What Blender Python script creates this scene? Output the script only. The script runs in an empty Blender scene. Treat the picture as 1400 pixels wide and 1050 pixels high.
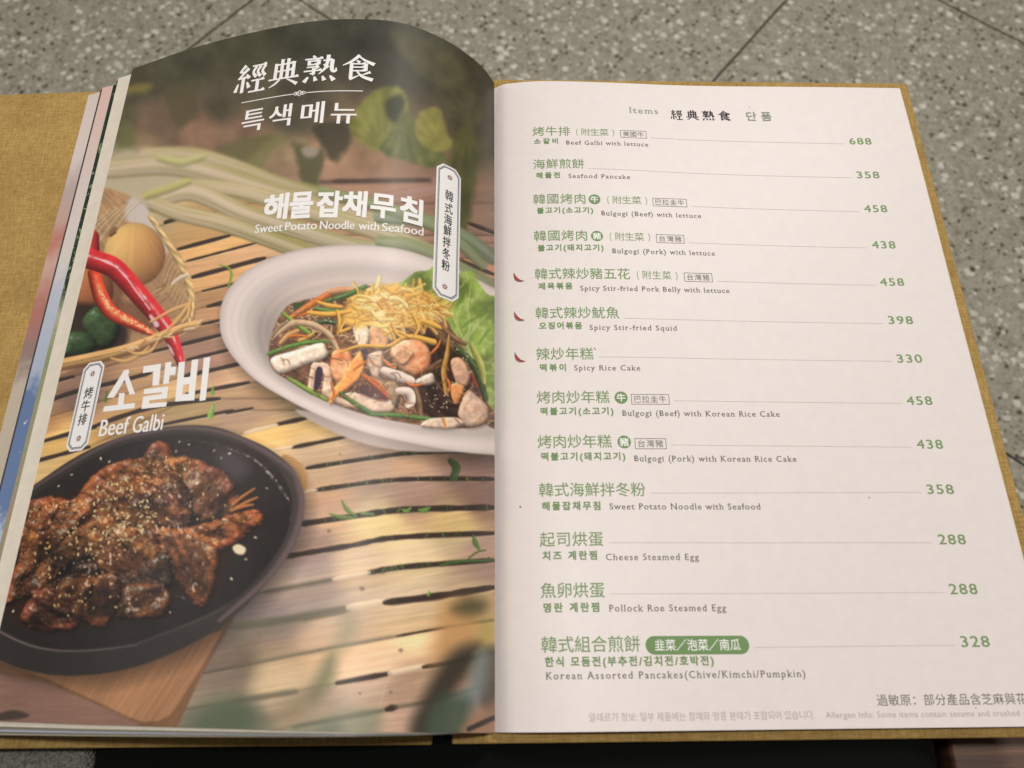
import bpy, bmesh, math, random
import numpy as np
from mathutils import Vector, Matrix, Euler

random.seed(7)
S = bpy.context.scene
COL = S.collection

# ------------------------------------------------------------------ camera
CX, CY, CZ = -0.000261, 0.009055, 0.297962
PITCH, ROLL, YAW, FPX = 0.396984, 0.0587993, -0.0639581, 1048.35
IW, IH = 1400.0, 1050.0

def _rx(a):
    c, s = math.cos(a), math.sin(a)
    return np.array([[1, 0, 0], [0, c, -s], [0, s, c]])

def _rz(a):
    c, s = math.cos(a), math.sin(a)
    return np.array([[c, -s, 0], [s, c, 0], [0, 0, 1]])

RC = _rz(YAW) @ _rx(PITCH) @ _rz(ROLL)
CC = np.array([CX, CY, CZ])

cam_data = bpy.data.cameras.new('camera')
cam = bpy.data.objects.new('camera', cam_data)
COL.objects.link(cam)
cam.matrix_world = Matrix.Translation(Vector(CC.tolist())) @ Matrix(RC.tolist()).to_4x4()
cam_data.sensor_fit = 'HORIZONTAL'
cam_data.sensor_width = 36.0
cam_data.lens = FPX / IW * 36.0
cam_data.clip_start = 0.01
cam_data.clip_end = 50.0
cam_data.dof.use_dof = True
cam_data.dof.focus_distance = 0.36
cam_data.dof.aperture_fstop = 11.0
S.camera = cam

# ------------------------------------------------------------------ light
world = bpy.data.worlds.new('World')
S.world = world
world.use_nodes = True
wb = world.node_tree.nodes['Background']
wb.inputs[0].default_value = (1.0, 0.95, 0.91, 1)
wb.inputs[1].default_value = 0.08

def area(name, loc, target, size, power, color):
    d = bpy.data.lights.new(name, 'AREA')
    d.shape = 'DISK'
    d.size = size
    d.energy = power
    d.color = color
    o = bpy.data.objects.new(name, d)
    COL.objects.link(o)
    o.location = loc
    v = Vector(target) - Vector(loc)
    o.rotation_euler = v.to_track_quat('-Z', 'Y').to_euler()
    return o


area('ceiling_lamp', (0.14, 0.19, 1.55), (0.02, 0.12, 0), 0.10, 9.9, (1.0, 0.96, 0.925))
area('ceiling_lamp', (-1.55, 0.55, 1.25), (0, 0.15, 0), 0.9, 7.0, (1.0, 0.96, 0.925))
area('ceiling_lamp', (0.75, 1.5, 1.9), (0.2, 0.6, -0.4), 0.5, 25.0, (1.0, 0.965, 0.92))

S.view_settings.view_transform = 'Standard'
S.view_settings.look = 'None'
S.view_settings.exposure = 0.0
S.view_settings.gamma = 1.0
S.cycles.max_bounces = 6

# ------------------------------------------------------------------ page geometry
PH = 0.297
# outer profile of the arched left page: distance x from the spine, height z, slip y
LP = np.array([[0.4, 1.2, 0.0], [-1.0, 3.77, 0.05], [-4.0, 9.03, 0.24], [-8.0, 14.23, 0.44], [-13.0, 19.15, 0.64], [-19.0, 24.38, 0.88],
               [-26.0, 28.92, 1.16], [-34.0, 32.9, 1.44], [-43.0, 35.9, 1.74], [-53.0, 37.1, 2.06], [-64.0, 37.03, 2.39],
               [-76.0, 36.01, 2.81], [-90.0, 33.5, 3.25], [-105.0, 29.65, 3.68], [-120.0, 25.25, 4.1], [-135.0, 20.31, 4.49],
               [-150.0, 14.71, 4.95], [-165.0, 8.5, 5.41], [-179.6, 2.3, 5.8], [-189.0, -1.4, 6.0], [-206.0, -7.0, 6.2], [-216.0, -9.6, 6.2]]) / 1000
RP = np.array([[0.3, -2.7], [2.5, -1.15], [4.8, 0.3], [5.3, 0.42], [6.0, 0.62], [11.1, 1.5], [16.6, 2.3], [23.9, 2.98], [31.2, 3.22], [45.9, 3.15], [64.3, 2.7],
               [101.7, 1.2], [150.0, 0.3], [206.6, -0.2]]) / 1000

def catmull(P, n):
    """dense, smooth resampling of a polyline by arc length"""
    P = np.asarray(P, float)
    Q = np.vstack([2 * P[0] - P[1], P, 2 * P[-1] - P[-2]])
    out = []
    for i in range(1, len(Q) - 2):
        t = np.linspace(0, 1, 24, endpoint=False)[:, None]
        p0, p1, p2, p3 = Q[i - 1], Q[i], Q[i + 1], Q[i + 2]
        out.append(0.5 * ((2 * p1) + (-p0 + p2) * t + (2 * p0 - 5 * p1 + 4 * p2 - p3) * t ** 2 + (-p0 + 3 * p1 - 3 * p2 + p3) * t ** 3))
    D = np.vstack(out + [P[-1:]])
    s = np.concatenate([[0], np.cumsum(np.linalg.norm(np.diff(D[:, :2], axis=0), axis=1))])
    u = np.linspace(0, s[-1], n)
    return u, np.stack([np.interp(u, s, D[:, k]) for k in range(P.shape[1])], 1)

LU, LC = catmull(LP, 1200)         # arc length table of the left profile
RU, RCV = catmull(RP, 600)
LW = float(np.interp(0.1796, -LC[:, 0], LU))   # arc length at the printed page's free edge

def smooth_n(x, z):
    tx, tz = np.gradient(x), np.gradient(z)
    l = np.hypot(tx, tz) + 1e-12
    return tz / l, -tx / l

_nx, _nz = smooth_n(LC[:, 0], LC[:, 1])
# (nx,nz) points up and away from the cover
if _nz[len(_nz) // 2] < 0:
    _nx, _nz = -_nx, -_nz

def left_pt(s, t, lift=0.0):
    """page arc length s from the spine, height t up the page -> world"""
    s, t = np.asarray(s, float), np.asarray(t, float)
    x = np.interp(s, LU, LC[:, 0]) + lift * np.interp(s, LU, _nx)
    z = np.interp(s, LU, LC[:, 1]) + lift * np.interp(s, LU, _nz)
    y = t + np.interp(s, LU, LC[:, 2])
    return np.stack([x, y, z], -1)

def right_pt(x, y, lift=0.0):
    x, y = np.asarray(x, float), np.asarray(y, float)
    # a handled sheet never lies quite flat
    wv = 0.00022 * np.sin(x * 41 + y * 23 + 0.6) + 0.00028 * np.sin(y * 34 - x * 12 + 1.1) + 0.0004 * np.sin(x * 17 - y * 9)
    wv = wv * np.clip(x / 0.03, 0, 1)
    return np.stack([x, y, np.interp(x, RCV[:, 0], RCV[:, 1]) + wv + lift], -1)

def to_px(P):
    q = (P - CC) @ RC
    return IW / 2 - FPX * q[..., 0] / q[..., 2], IH / 2 + FPX * q[..., 1] / q[..., 2]

def px_left(u, v):
    """where on the left page (s, t) the printed mark seen at u, v of the photograph lies"""
    s, t = 0.1, 0.15
    for _ in range(40):
        f = lambda a, b: np.array(to_px(left_pt(a, b)))
        e = f(s, t) - (u, v)
        J = np.stack([(f(s + 1e-5, t) - f(s - 1e-5, t)) / 2e-5, (f(s, t + 1e-5) - f(s, t - 1e-5)) / 2e-5], 1)
        d = np.linalg.solve(J, e)
        d = np.clip(d, -0.02, 0.02)
        s, t = s - d[0], t - d[1]
        s = min(max(s, 0.001), LU[-1] - 0.001)
    return s, t
# ------------------------------------------------------------------ the printed food photograph, drawn as ink on the page
KP = 1.6                      # ink dots per photo pixel
OX, OY = -60.0, 12.0
CWD, CHT = int(760 * KP), int(1000 * KP)
INK_GAIN = (1.10, 1.10, 1.13)
PR = np.random.RandomState(11)
CV = np.zeros((CHT, CWD, 3), np.float32)
GY, GX = np.mgrid[0:CHT, 0:CWD].astype(np.float32)
GX = GX / KP + OX
GY = GY / KP + OY

def rgb_(c): return np.array(c, np.float32) / 255.0

def boxblur1(a, r, ax):
    r = int(r)
    if r < 1: return a
    a = np.moveaxis(a, ax, 0)
    p = np.concatenate([np.repeat(a[:1], r + 1, 0), a, np.repeat(a[-1:], r, 0)], 0)
    c = np.cumsum(p, 0, dtype=np.float64)
    o = (c[2 * r + 1:] - c[:-2 * r - 1]) / (2 * r + 1)
    return np.moveaxis(o.astype(np.float32), 0, ax)

def blur(a, sig):
    """gaussian-like blur, sig in photo pixels"""
    r = sig * KP
    n = max(1, int(round(math.sqrt(4 * r * r + 1) / 2)))
    for _ in range(3):
        a = boxblur1(boxblur1(a, n * 0.62, 0), n * 0.62, 1)
    return a

def zoom_to(g, h, w):
    y = np.linspace(0, g.shape[0] - 1.001, h); x = np.linspace(0, g.shape[1] - 1.001, w)
    yi = y.astype(int); xi = x.astype(int); fy = (y - yi)[:, None]; fx = (x - xi)[None]
    fy = fy * fy * (3 - 2 * fy); fx = fx * fx * (3 - 2 * fx)
    a = g[yi][:, xi]; b = g[yi][:, xi + 1]; c = g[yi + 1][:, xi]; d = g[yi + 1][:, xi + 1]
    return ((a * (1 - fx) + b * fx) * (1 - fy) + (c * (1 - fx) + d * fx) * fy).astype(np.float32)

TN = 512
def make_tile():
    return PR.rand(TN, TN).astype(np.float32)
TILE = make_tile()
def vnoise(x, y):
    """value noise in -1..1 at arbitrary coordinates"""
    xi = np.floor(x).astype(np.int64); yi = np.floor(y).astype(np.int64)
    fx = (x - xi).astype(np.float32); fy = (y - yi).astype(np.float32)
    fx = fx * fx * (3 - 2 * fx); fy = fy * fy * (3 - 2 * fy)
    x0, x1, y0, y1 = xi % TN, (xi + 1) % TN, yi % TN, (yi + 1) % TN
    return ((TILE[y0, x0] * (1 - fx) + TILE[y0, x1] * fx) * (1 - fy) + (TILE[y1, x0] * (1 - fx) + TILE[y1, x1] * fx) * fy) * 2 - 1

def fbm(x, y, o=4, g=0.5):
    s, a, t = 0, 1, 0
    for k in range(o):
        s = s + a * vnoise(x * 2 ** k + 17.3 * k, y * 2 ** k + 9.1 * k); t += a; a *= g
    return s / t

def win(x0, y0, x1, y1):
    i0 = max(0, int((y0 - OY) * KP)); i1 = min(CHT, int((y1 - OY) * KP) + 2)
    j0 = max(0, int((x0 - OX) * KP)); j1 = min(CWD, int((x1 - OX) * KP) + 2)
    return slice(i0, max(i0 + 1, i1)), slice(j0, max(j0 + 1, j1))

def spl(P, n=8, closed=True):
    P = np.asarray(P, float)
    N = len(P); out = []
    for i in range(N if closed else N - 1):
        if closed: a, b, c, d = P[i - 1], P[i], P[(i + 1) % N], P[(i + 2) % N]
        else: a, b, c, d = P[max(i - 1, 0)], P[i], P[i + 1], P[min(i + 2, N - 1)]
        t = np.linspace(0, 1, n, endpoint=False)[:, None]
        out.append(0.5 * (2 * b + (c - a) * t + (2 * a - 5 * b + 4 * c - d) * t ** 2 + (3 * b - a - 3 * c + d) * t ** 3))
    if not closed: out.append(P[-1:])
    return np.concatenate(out)

def sdf(P, X, Y):
    P = np.asarray(P, np.float32)
    d2 = np.full(X.shape, 1e12, np.float32); ins = np.zeros(X.shape, bool)
    for i in range(len(P)):
        a, b = P[i - 1], P[i]
        ex, ey = b - a
        L = ex * ex + ey * ey + 1e-9
        px, py = X - a[0], Y - a[1]
        t = np.clip((px * ex + py * ey) / L, 0, 1)
        d2 = np.minimum(d2, (px - t * ex) ** 2 + (py - t * ey) ** 2)
        c = ((a[1] > Y) != (b[1] > Y)) & (X < (b[0] - a[0]) * (Y - a[1]) / (b[1] - a[1] + 1e-9) + a[0])
        ins ^= c
    d = np.sqrt(d2)
    return np.where(ins, -d, d)

def lay(w, m, col, a=1.0):
    """ink a colour through a mask"""
    m = (np.clip(m, 0, 1) * a)[..., None]
    CV[w] = CV[w] * (1 - m) + (col if isinstance(col, np.ndarray) and col.ndim == 3 else rgb_(col) if not isinstance(col, np.ndarray) else col) * m

def shape(P, col, soft=0.8, a=1.0, smooth=True, pad=6, wob=0.0, wsc=6.0):
    P = spl(P) if smooth else np.asarray(P, float)
    p = pad + soft * 2
    w = win(P[:, 0].min() - p, P[:, 1].min() - p, P[:, 0].max() + p, P[:, 1].max() + p)
    X, Y = GX[w], GY[w]
    d = sdf(P, X, Y)
    if wob: d = d + wob * fbm(X / wsc, Y / wsc, 3)
    m = np.clip(0.5 - d / (2 * soft), 0, 1)
    if callable(col): col = col(X, Y, d)
    lay(w, m, col, a)
    return w, d, m

def stroke(P, wd, col, soft=0.7, a=1.0, n=8, clip=None, tube=0.35, hl=None, smooth=True):
    """a painted strip: wd half-widths along the path; tube shades it across, hl adds a highlight line"""
    P = np.asarray(P, float)
    wd = np.full(len(P), wd, float) if np.isscalar(wd) else np.asarray(wd, float)
    if smooth and len(P) > 2:
        t0 = np.linspace(0, 1, len(P)); Q = spl(P, n, False); wd = np.interp(np.linspace(0, 1, len(Q)), t0, wd); P = Q
    pd = wd.max() + soft * 2 + 2
    w = win(P[:, 0].min() - pd, P[:, 1].min() - pd, P[:, 0].max() + pd, P[:, 1].max() + pd)
    X, Y = GX[w], GY[w]
    best = np.full(X.shape, 1e9, np.float32); side = np.zeros(X.shape, np.float32); al = np.zeros(X.shape, np.float32); hw = np.ones(X.shape, np.float32)
    for i in range(len(P) - 1):
        ax, ay = P[i]; ex, ey = P[i + 1] - P[i]
        L = ex * ex + ey * ey + 1e-9
        t = np.clip(((X - ax) * ex + (Y - ay) * ey) / L, 0, 1)
        dx, dy = X - ax - t * ex, Y - ay - t * ey
        h = wd[i] + (wd[i + 1] - wd[i]) * t
        d = np.hypot(dx, dy) - h
        k = d < best
        best = np.where(k, d, best)
        side = np.where(k, (ex * dy - ey * dx) / math.sqrt(L) / np.maximum(h, 0.3), side)
        al = np.where(k, (i + t) / (len(P) - 1), al); hw = np.where(k, h, hw)
    m = np.clip(0.5 - best / (2 * soft), 0, 1)
    c = (rgb_(col) if not callable(col) else col(X, Y, al, side))
    if c.ndim == 1: c = np.broadcast_to(c, X.shape + (3,))
    # light comes from the upper side of each strip
    up = 1 if (P[-1, 0] >= P[0, 0]) else -1
    sh = 1 - tube * np.clip(side * up * 0.6 + 0.35 * side ** 2, -0.6, 1.2)
    c = np.clip(c * sh[..., None], 0, 1)
    if hl:
        q = np.exp(-((side * up + hl[0]) / hl[1]) ** 2) * hl[2] * np.clip(0.55 + 0.9 * fbm(X / 7, Y / 7, 2), 0, 1)
        c = c + (rgb_(hl[3]) - c) * q[..., None]
    if clip is not None: m = m * clip[w]
    lay(w, m, c.astype(np.float32), a)

def lump(P, base, amp=0.5, sc=9.0, rim=8.0, gloss=0.3, gcol=(235, 225, 220), dark=0.35, soft=0.9, wob=1.5, rot=0.0, an=1.0, clip=None, tint=None, fib=0.0, shin=34, fold=0.0):
    """a piece of food: rounded at its edge, wrinkled inside, lit from upper left, with wet highlights"""
    P = spl(P)
    w = win(P[:, 0].min() - 8, P[:, 1].min() - 8, P[:, 0].max() + 8, P[:, 1].max() + 8)
    X, Y = GX[w], GY[w]
    d = sdf(P, X, Y) + wob * fbm(X / 7, Y / 7, 3)
    ca, sa = math.cos(rot), math.sin(rot)
    u, v = (X * ca + Y * sa) / (sc * an), (-X * sa + Y * ca) / sc
    ridge = fbm(u, v, 3, 0.42) * 1.4 + fib * (1 - np.abs(fbm(u * 0.8 + 9, v * 2.6 + 4, 2)) * 2)
    if fold: ridge = ridge * 0.75 + fold * np.sin(v * 2.6 + 2.2 * fbm(u * 0.6 + 3, v * 0.5, 2) + base[0])
    h = np.clip(-d / rim, 0, 1); h = np.sqrt(1 - (1 - h) ** 2) * rim * 0.8 + ridge * sc * 0.22 * amp * 2
    gy, gx = np.gradient(h * KP)
    nz = 1 / np.sqrt(1 + gx * gx + gy * gy)
    lx, ly, lz = -0.38, -0.62, 0.69
    df = np.clip((-gx * lx - gy * ly + lz) * nz, 0, 1)
    hx, hy, hz = -0.2, -0.42, 0.885
    sp = np.clip((-gx * hx - gy * hy + hz) * nz, 0, 1) ** shin
    t = fbm(X / 5 + 40, Y / 5, 3)
    c = rgb_(base) * (dark + (1.35 - dark) * df[..., None] * 1.05) * (1 + 0.16 * t[..., None])
    if tint is not None:
        q = np.clip(fbm(X / 14 + 7, Y / 14, 3) * 1.6, 0, 1)[..., None]
        c = c * (1 - q) + rgb_(tint) * q * (dark + (1.3 - dark) * df[..., None])
    sp = sp * gloss * np.clip(0.4 + 1.5 * fbm(X / 6, Y / 6, 3), 0, 1.4)
    c = c + (rgb_(gcol) - c) * np.clip(sp, 0, 1)[..., None]
    m = np.clip(0.5 - d / (2 * soft), 0, 1)
    if clip is not None: m = m * clip[w]
    # contact shade of the printed picture
    mm = blur(m, 2.5); sh = np.roll(np.roll(mm, int(2 * KP), 0), int(1.5 * KP), 1)
    CV[w] *= (1 - (0.45 if dark < 0.4 else 0.28) * np.clip(sh - m, 0, 1) * (clip[w] if clip is not None else 1))[..., None]
    lay(w, m, np.clip(c, 0, 1).astype(np.float32))

def seeds(n, cx, cy, rx, ry, col=(228, 196, 140), r=(1.2, 2.2), clip=None):
    for _ in range(n):
        a, q = PR.rand() * 6.283, math.sqrt(PR.rand())
        x, y = cx + rx * q * math.cos(a) * 1.0, cy + ry * q * math.sin(a)
        t = PR.rand() * 3.14; L = PR.uniform(*r)
        f = PR.uniform(0.72, 1.08)
        c = tuple(min(255, k * f) for k in col)
        stroke([(x - L * 0.5 * math.cos(t), y - L * 0.5 * math.sin(t)), (x + L * 0.5 * math.cos(t), y + L * 0.5 * math.sin(t))], [L * 0.75, L * 0.5], c, 0.5, 0.97, tube=0.45, smooth=False)

def idw(pts, X, Y, p=4.2):
    num = np.zeros(X.shape + (3,), np.float32); den = np.zeros(X.shape, np.float32)
    for x, y, c in pts:
        k = 1.0 / (((X - x) ** 2 + (Y - y) ** 2) + 60.0) ** (p / 2)
        num += k[..., None] * rgb_(c); den += k
    return num / den[..., None]

def paint_print():
    global CV
    # ---- bamboo mat
    pts = [(300, 320, (196, 156, 104)), (290, 380, (188, 144, 94)), (290, 430, (166, 127, 92)), (270, 480, (150, 115, 88)), (100, 530, (128, 98, 78)), (60, 560, (160, 120, 80)),
           (90, 610, (224, 184, 110)), (40, 640, (226, 188, 116)), (180, 570, (176, 138, 90)), (250, 560, (190, 155, 98)), (330, 560, (188, 150, 108)), (355, 600, (216, 176, 112)), (430, 585, (190, 160, 110)),
           (430, 630, (176, 146, 110)), (500, 635, (160, 132, 104)), (640, 635, (122, 96, 80)), (440, 690, (196, 154, 112)), (560, 680, (168, 134, 106)), (655, 680, (142, 110, 88)),
           (420, 740, (152, 124, 104)), (520, 718, (212, 186, 126)), (620, 715, (196, 168, 112)), (660, 757, (172, 138, 106)), (560, 760, (222, 192, 134)), (490, 765, (204, 172, 124)), (420, 800, (166, 142, 114)),
           (360, 850, (146, 124, 104)), (450, 870, (204, 170, 132)), (560, 845, (226, 192, 142)), (640, 830, (210, 174, 118)), (370, 930, (190, 164, 124)), (500, 905, (216, 182, 142)),
           (560, 945, (180, 146, 112)), (420, 985, (170, 146, 112)), (640, 965, (176, 134, 104)), (340, 1000, (120, 114, 90)), (310, 900, (118, 102, 86)), (20, 990, (190, 150, 110)),
           (450, 225, (156, 124, 104)), (560, 230, (150, 116, 98)), (640, 300, (130, 104, 88)), (200, 250, (190, 170, 130)), (650, 360, (150, 110, 88)), (300, 200, (120, 96, 84))]
    small = idw(pts, GX[::8, ::8], GY[::8, ::8])
    CV[...] = np.stack([zoom_to(small[..., k], CHT, CWD) for k in range(3)], -1)
    ang = -0.17
    u, v = GX * math.cos(ang) + GY * math.sin(ang), -GX * math.sin(ang) + GY * math.cos(ang)
    slat = vnoise(u / 260, v / 31 + 3)
    grain = fbm(u / 70, v / 2.6, 4, 0.6)
    fine = fbm(u / 25, v / 0.9, 3, 0.6)
    CV *= (1 + 0.07 * slat + 0.10 * grain + 0.05 * fine)[..., None]
    CV += (0.018 * vnoise(u / 160, v / 24 + 50))[..., None] * np.array([1, 0.2, -0.9], np.float32)
    seams = [[(60, 352), (250, 300), (340, 278)], [(60, 390), (243, 341), (314, 322)], [(60, 408), (256, 357), (351, 332)], [(60, 430), (264, 379), (362, 353)], [(60, 450), (277, 398), (340, 383)],
             [(60, 475), (284, 419)], [(60, 495), (277, 443)], [(60, 525), (100, 515), (240, 473), (306, 457)], [(60, 550), (110, 534), (205, 510), (314, 478)], [(60, 572), (250, 515), (330, 497)],
             [(60, 603), (130, 584), (255, 539), (340, 523)], [(40, 633), (122, 611), (246, 551), (300, 545)], [(0, 690), (215, 582), (318, 561)], [(200, 640), (335, 592), (418, 572)], [(250, 655), (372, 616), (400, 612), (470, 598)],
             [(300, 675), (420, 640), (510, 626), (570, 619), (674, 616)], [(300, 700), (410, 674), (512, 659), (570, 655), (674, 655)], [(300, 740), (410, 717), (490, 705), (555, 697), (674, 694)],
             [(300, 785), (380, 763), (480, 746), (542, 735), (674, 729)], [(300, 824), (363, 809), (456, 792), (505, 783), (555, 775), (674, 766)], [(300, 861), (400, 845), (477, 831), (526, 824), (600, 815), (674, 803)],
             [(300, 917), (438, 889), (543, 870), (603, 859), (674, 848)], [(300, 962), (405, 945), (461, 934), (533, 921), (579, 912), (674, 893)], [(300, 1015), (402, 994), (453, 984), (529, 970), (590, 958), (674, 935)], [(560, 1020), (641, 997), (676, 981)]]
    sid = np.zeros(GX.shape, np.int32); near = np.zeros(GX.shape, np.float32)
    for q in seams:
        q = np.array(q, float)
        xs = GX[0]
        ys = np.interp(xs, q[:, 0], q[:, 1])
        s0 = (q[1, 1] - q[0, 1]) / (q[1, 0] - q[0, 0])
        ys = np.where(xs < q[0, 0], q[0, 1] + (xs - q[0, 0]) * s0, ys)
        dy = GY - ys[None].astype(np.float32)
        sid += dy > 0
        near = np.maximum(near, np.exp(-(dy / 0.9) ** 2))
        # the rounded lower lip of each strip catches less light in the printed picture
        near = np.maximum(near, 0.45 * np.clip(1 + dy / 5.0, 0, 1) * (dy < 0))
        near = np.maximum(near, -0.0)
    tone = PR.uniform(-0.10, 0.10, 64).astype(np.float32); hue = PR.uniform(-0.03, 0.03, 64).astype(np.float32)
    CV *= (1 + tone[sid])[..., None] * (1 - 0.30 * near)[..., None]
    CV += hue[sid][..., None] * np.array([0.4, 0.1, -0.8], np.float32)
    gaps = [([(380, 580), (418, 572)], 2.4, 0), ([(335, 592), (379, 581)], 2.0, 1), ([(400, 612), (470, 598)], 2.2, 0), ([(372, 616), (399, 611)], 1.8, 1),
            ([(420, 640), (510, 626), (570, 619), (674, 616)], 2.4, 0), ([(433, 670), (512, 659), (570, 655), (674, 655)], 2.5, 0), ([(410, 674), (433, 670)], 1.5, 1),
            ([(410, 717), (490, 705), (555, 697), (674, 694)], 3.2, 0), ([(380, 763), (480, 746), (542, 735), (674, 729)], 2.8, 0), ([(505, 783), (555, 775), (674, 766)], 2.9, 0),
            ([(363, 809), (456, 792)], 2.2, 2), ([(456, 792), (505, 783)], 2.2, 1), ([(320, 857), (400, 845), (477, 832)], 4.4, 2), ([(477, 831), (526, 823)], 4.0, 1), ([(526, 824), (600, 815), (674, 803)], 3.6, 0),
            ([(320, 913), (438, 889), (543, 870)], 1.2, 2), ([(543, 870), (603, 859), (674, 848)], 1.5, 0), ([(320, 958), (405, 945)], 3.0, 2), ([(461, 934), (533, 921)], 2.9, 0), ([(533, 921), (579, 911)], 3.4, 1),
            ([(579, 912), (620, 905), (674, 893)], 2.8, 0), ([(402, 994), (453, 984), (525, 971)], 2.6, 2), ([(529, 970), (541, 967)], 3.6, 0), ([(541, 967), (590, 958), (674, 935)], 2.0, 2), ([(641, 997), (676, 981)], 3.4, 0),
            ([(226, 304), (242, 299)], 2.6, 0), ([(243, 341), (314, 322)], 2.1, 0), ([(256, 357), (351, 332)], 1.2, 0), ([(264, 379), (362, 353)], 2.3, 0), ([(277, 398), (340, 383)], 1.3, 0), ([(284, 419), (316, 411)], 2.4, 0),
            ([(277, 443), (304, 437)], 1.8, 0), ([(246, 472), (306, 457)], 2.0, 0), ([(256, 492), (314, 478)], 1.9, 0), ([(203, 482), (242, 473)], 1.6, 0), ([(60, 550), (110, 534), (165, 521), (205, 510)], 2.4, 0),
            ([(250, 515), (330, 497)], 2.3, 0), ([(255, 539), (340, 523)], 2.1, 0), ([(128, 583), (196, 560), (246, 551), (300, 545)], 2.4, 0), ([(60, 603), (96, 593), (130, 584)], 2.2, 0), ([(215, 582), (318, 561)], 1.6, 0),
            ([(40, 633), (122, 611)], 2.2, 0), ([(310, 565), (345, 558)], 1.6, 0), ([(60, 525), (100, 515)], 2, 0), ([(456, 248), (586, 246)], 2.2, 0), ([(640, 305), (674, 318)], 2.5, 0), ([(600, 345), (674, 375)], 2.2, 0)]
    for P, hwid, kind in gaps:
        col = ((50, 39, 32), (222, 196, 156), (92, 88, 68))[kind]
        n_ = max(3, int(abs(P[-1][0] - P[0][0]) / 9))
        tx = np.linspace(0, 1, n_); cum = np.linspace(0, 1, len(P))
        Pn = np.stack([np.interp(tx, cum, [q[0] for q in P]), np.interp(tx, cum, [q[1] for q in P])], 1) if len(P) == 2 else spl(P, max(2, n_ // len(P)), False)
        hw_ = hwid * (1.36 + PR.uniform(-0.22, 0.22, len(Pn)))
        hw_[0] *= 0.7; hw_[-1] *= 0.7
        stroke(Pn, hw_, col, 0.8 if kind != 2 else 2.2, (0.94, 0.75, 0.72)[kind], tube=0.25)
        if kind == 0:
            stroke([(x, y + hwid + 0.9) for x, y in P], 0.7, (226, 196, 150), 0.8, 0.35, tube=0)
    CV *= np.array([1.155, 1.16, 1.22], np.float32)
    # knots and nail marks
    for x, y, r in ((548, 889, 3.6), (534, 946, 2.6), (492, 948, 2.2), (495, 805, 4.0), (450, 726, 3.2), (465, 621, 1.6), (437, 889, 1.8), (300, 446, 2.4)):
        shape([(x - r, y), (x, y - r * 0.8), (x + r, y), (x, y + r * 0.8)], (104, 84, 72), 1.2, 0.6)
    stroke([(533, 922), (524, 946), (518, 968)], 0.8, (228, 196, 158), 0.8, 0.6, tube=0)
    # clippings of grass between the slats
    for _ in range(90):
        P, hwid, kind = gaps[PR.choice([4, 5, 7, 7, 8, 9, 9, 5])]
        t = PR.rand() * (len(P) - 1); i = int(t); f = t - i
        x, y = P[i][0] * (1 - f) + P[i + 1][0] * f, P[i][1] * (1 - f) + P[i + 1][1] * f
        if x < 440: continue
        L = PR.uniform(2, 6); a = PR.uniform(-2.6, -0.5)
        g = PR.uniform(0.6, 1.1)
        stroke([(x, y + 1), (x + L * math.cos(a), y + L * math.sin(a) * 0.8)], PR.uniform(0.5, 1.2), (104 * g, 134 * g, 66 * g), 0.6, 0.85, tube=0.2)
    for P, h_, c in (([(467, 684), (475, 697), (488, 706)], [0.8, 3.4, 1.2], (112, 140, 70)), ([(450, 702), (466, 707), (486, 708)], [0.8, 3.4, 1], (120, 142, 78)), ([(550, 697), (556, 699), (562, 694)], [1, 3, 1], (122, 160, 80)),
                     ([(572, 697), (580, 698), (588, 694)], [1, 3.6, 1], (116, 156, 76)), ([(495, 702), (510, 703)], [2.4, 1.8], (120, 146, 92)), ([(647, 731), (650, 742), (656, 752)], [0.8, 4, 1], (92, 124, 60)), ([(636, 768), (650, 756), (664, 752)], [1, 1.4, 1], (84, 110, 54)), ([(604, 773), (625, 768), (674, 766)], [2, 2.6, 1.5], (82, 108, 58)), ([(586, 813), (587, 809)], [2.2, 1.4], (122, 178, 68)),
                     ([(300, 362), (312, 366), (317, 376), (312, 392)], [0.9, 1.6, 2, 1.4], (138, 162, 74)), ([(312, 392), (334, 386)], [0.9, 1], (116, 138, 60)), ([(290, 538), (292, 528)], [2.6, 1], (128, 172, 74)), ([(288, 568), (292, 552)], [4.6, 1], (142, 190, 80)), ([(144, 548), (146, 535)], [2.4, 1.2], (96, 122, 60)), ([(616, 630), (624, 640), (618, 655)], [4, 6, 4], (70, 88, 54))):
        stroke(P, h_, c, 0.8, 0.9, tube=0.3)
    # ---- the dark leafy top, out of focus
    top = CV.copy()
    X, Y = GX, GY
    pts2 = [(180, 110, (84, 74, 62)), (150, 170, (98, 88, 70)), (250, 90, (82, 76, 62)), (330, 60, (80, 74, 60)), (420, 50, (72, 68, 60)), (500, 45, (66, 62, 56)), (580, 60, (74, 68, 56)), (640, 95, (78, 70, 56)),
            (300, 140, (96, 82, 70)), (400, 150, (92, 82, 72)), (220, 170, (120, 94, 82)), (270, 180, (150, 110, 94)), (330, 190, (138, 104, 90)), (200, 200, (146, 116, 96)), (380, 210, (150, 122, 100)), (450, 215, (170, 128, 108)),
            (540, 225, (158, 118, 98)), (600, 215, (130, 100, 84)), (655, 170, (74, 66, 56)), (655, 250, (78, 70, 54)), (640, 210, (84, 78, 52)), (500, 260, (148, 112, 92)), (600, 265, (136, 104, 88)), (160, 215, (150, 136, 104))]
    small = idw(pts2, GX[::8, ::8], GY[::8, ::8])
    t2 = np.stack([zoom_to(small[..., k], CHT, CWD) for k in range(3)], -1)
    n1 = fbm(X / 38, Y / 30, 4); n2 = fbm(X / 16 + 30, Y / 20, 3)
    t2 = t2 * (1 + 0.22 * n1 + 0.10 * n2)[..., None]
    t2 = t2 * np.array([0.95, 1.0, 0.92], np.float32)
    mk = np.clip((262 - Y - 0.02 * (X - 400)) / 46, 0, 1)
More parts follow.
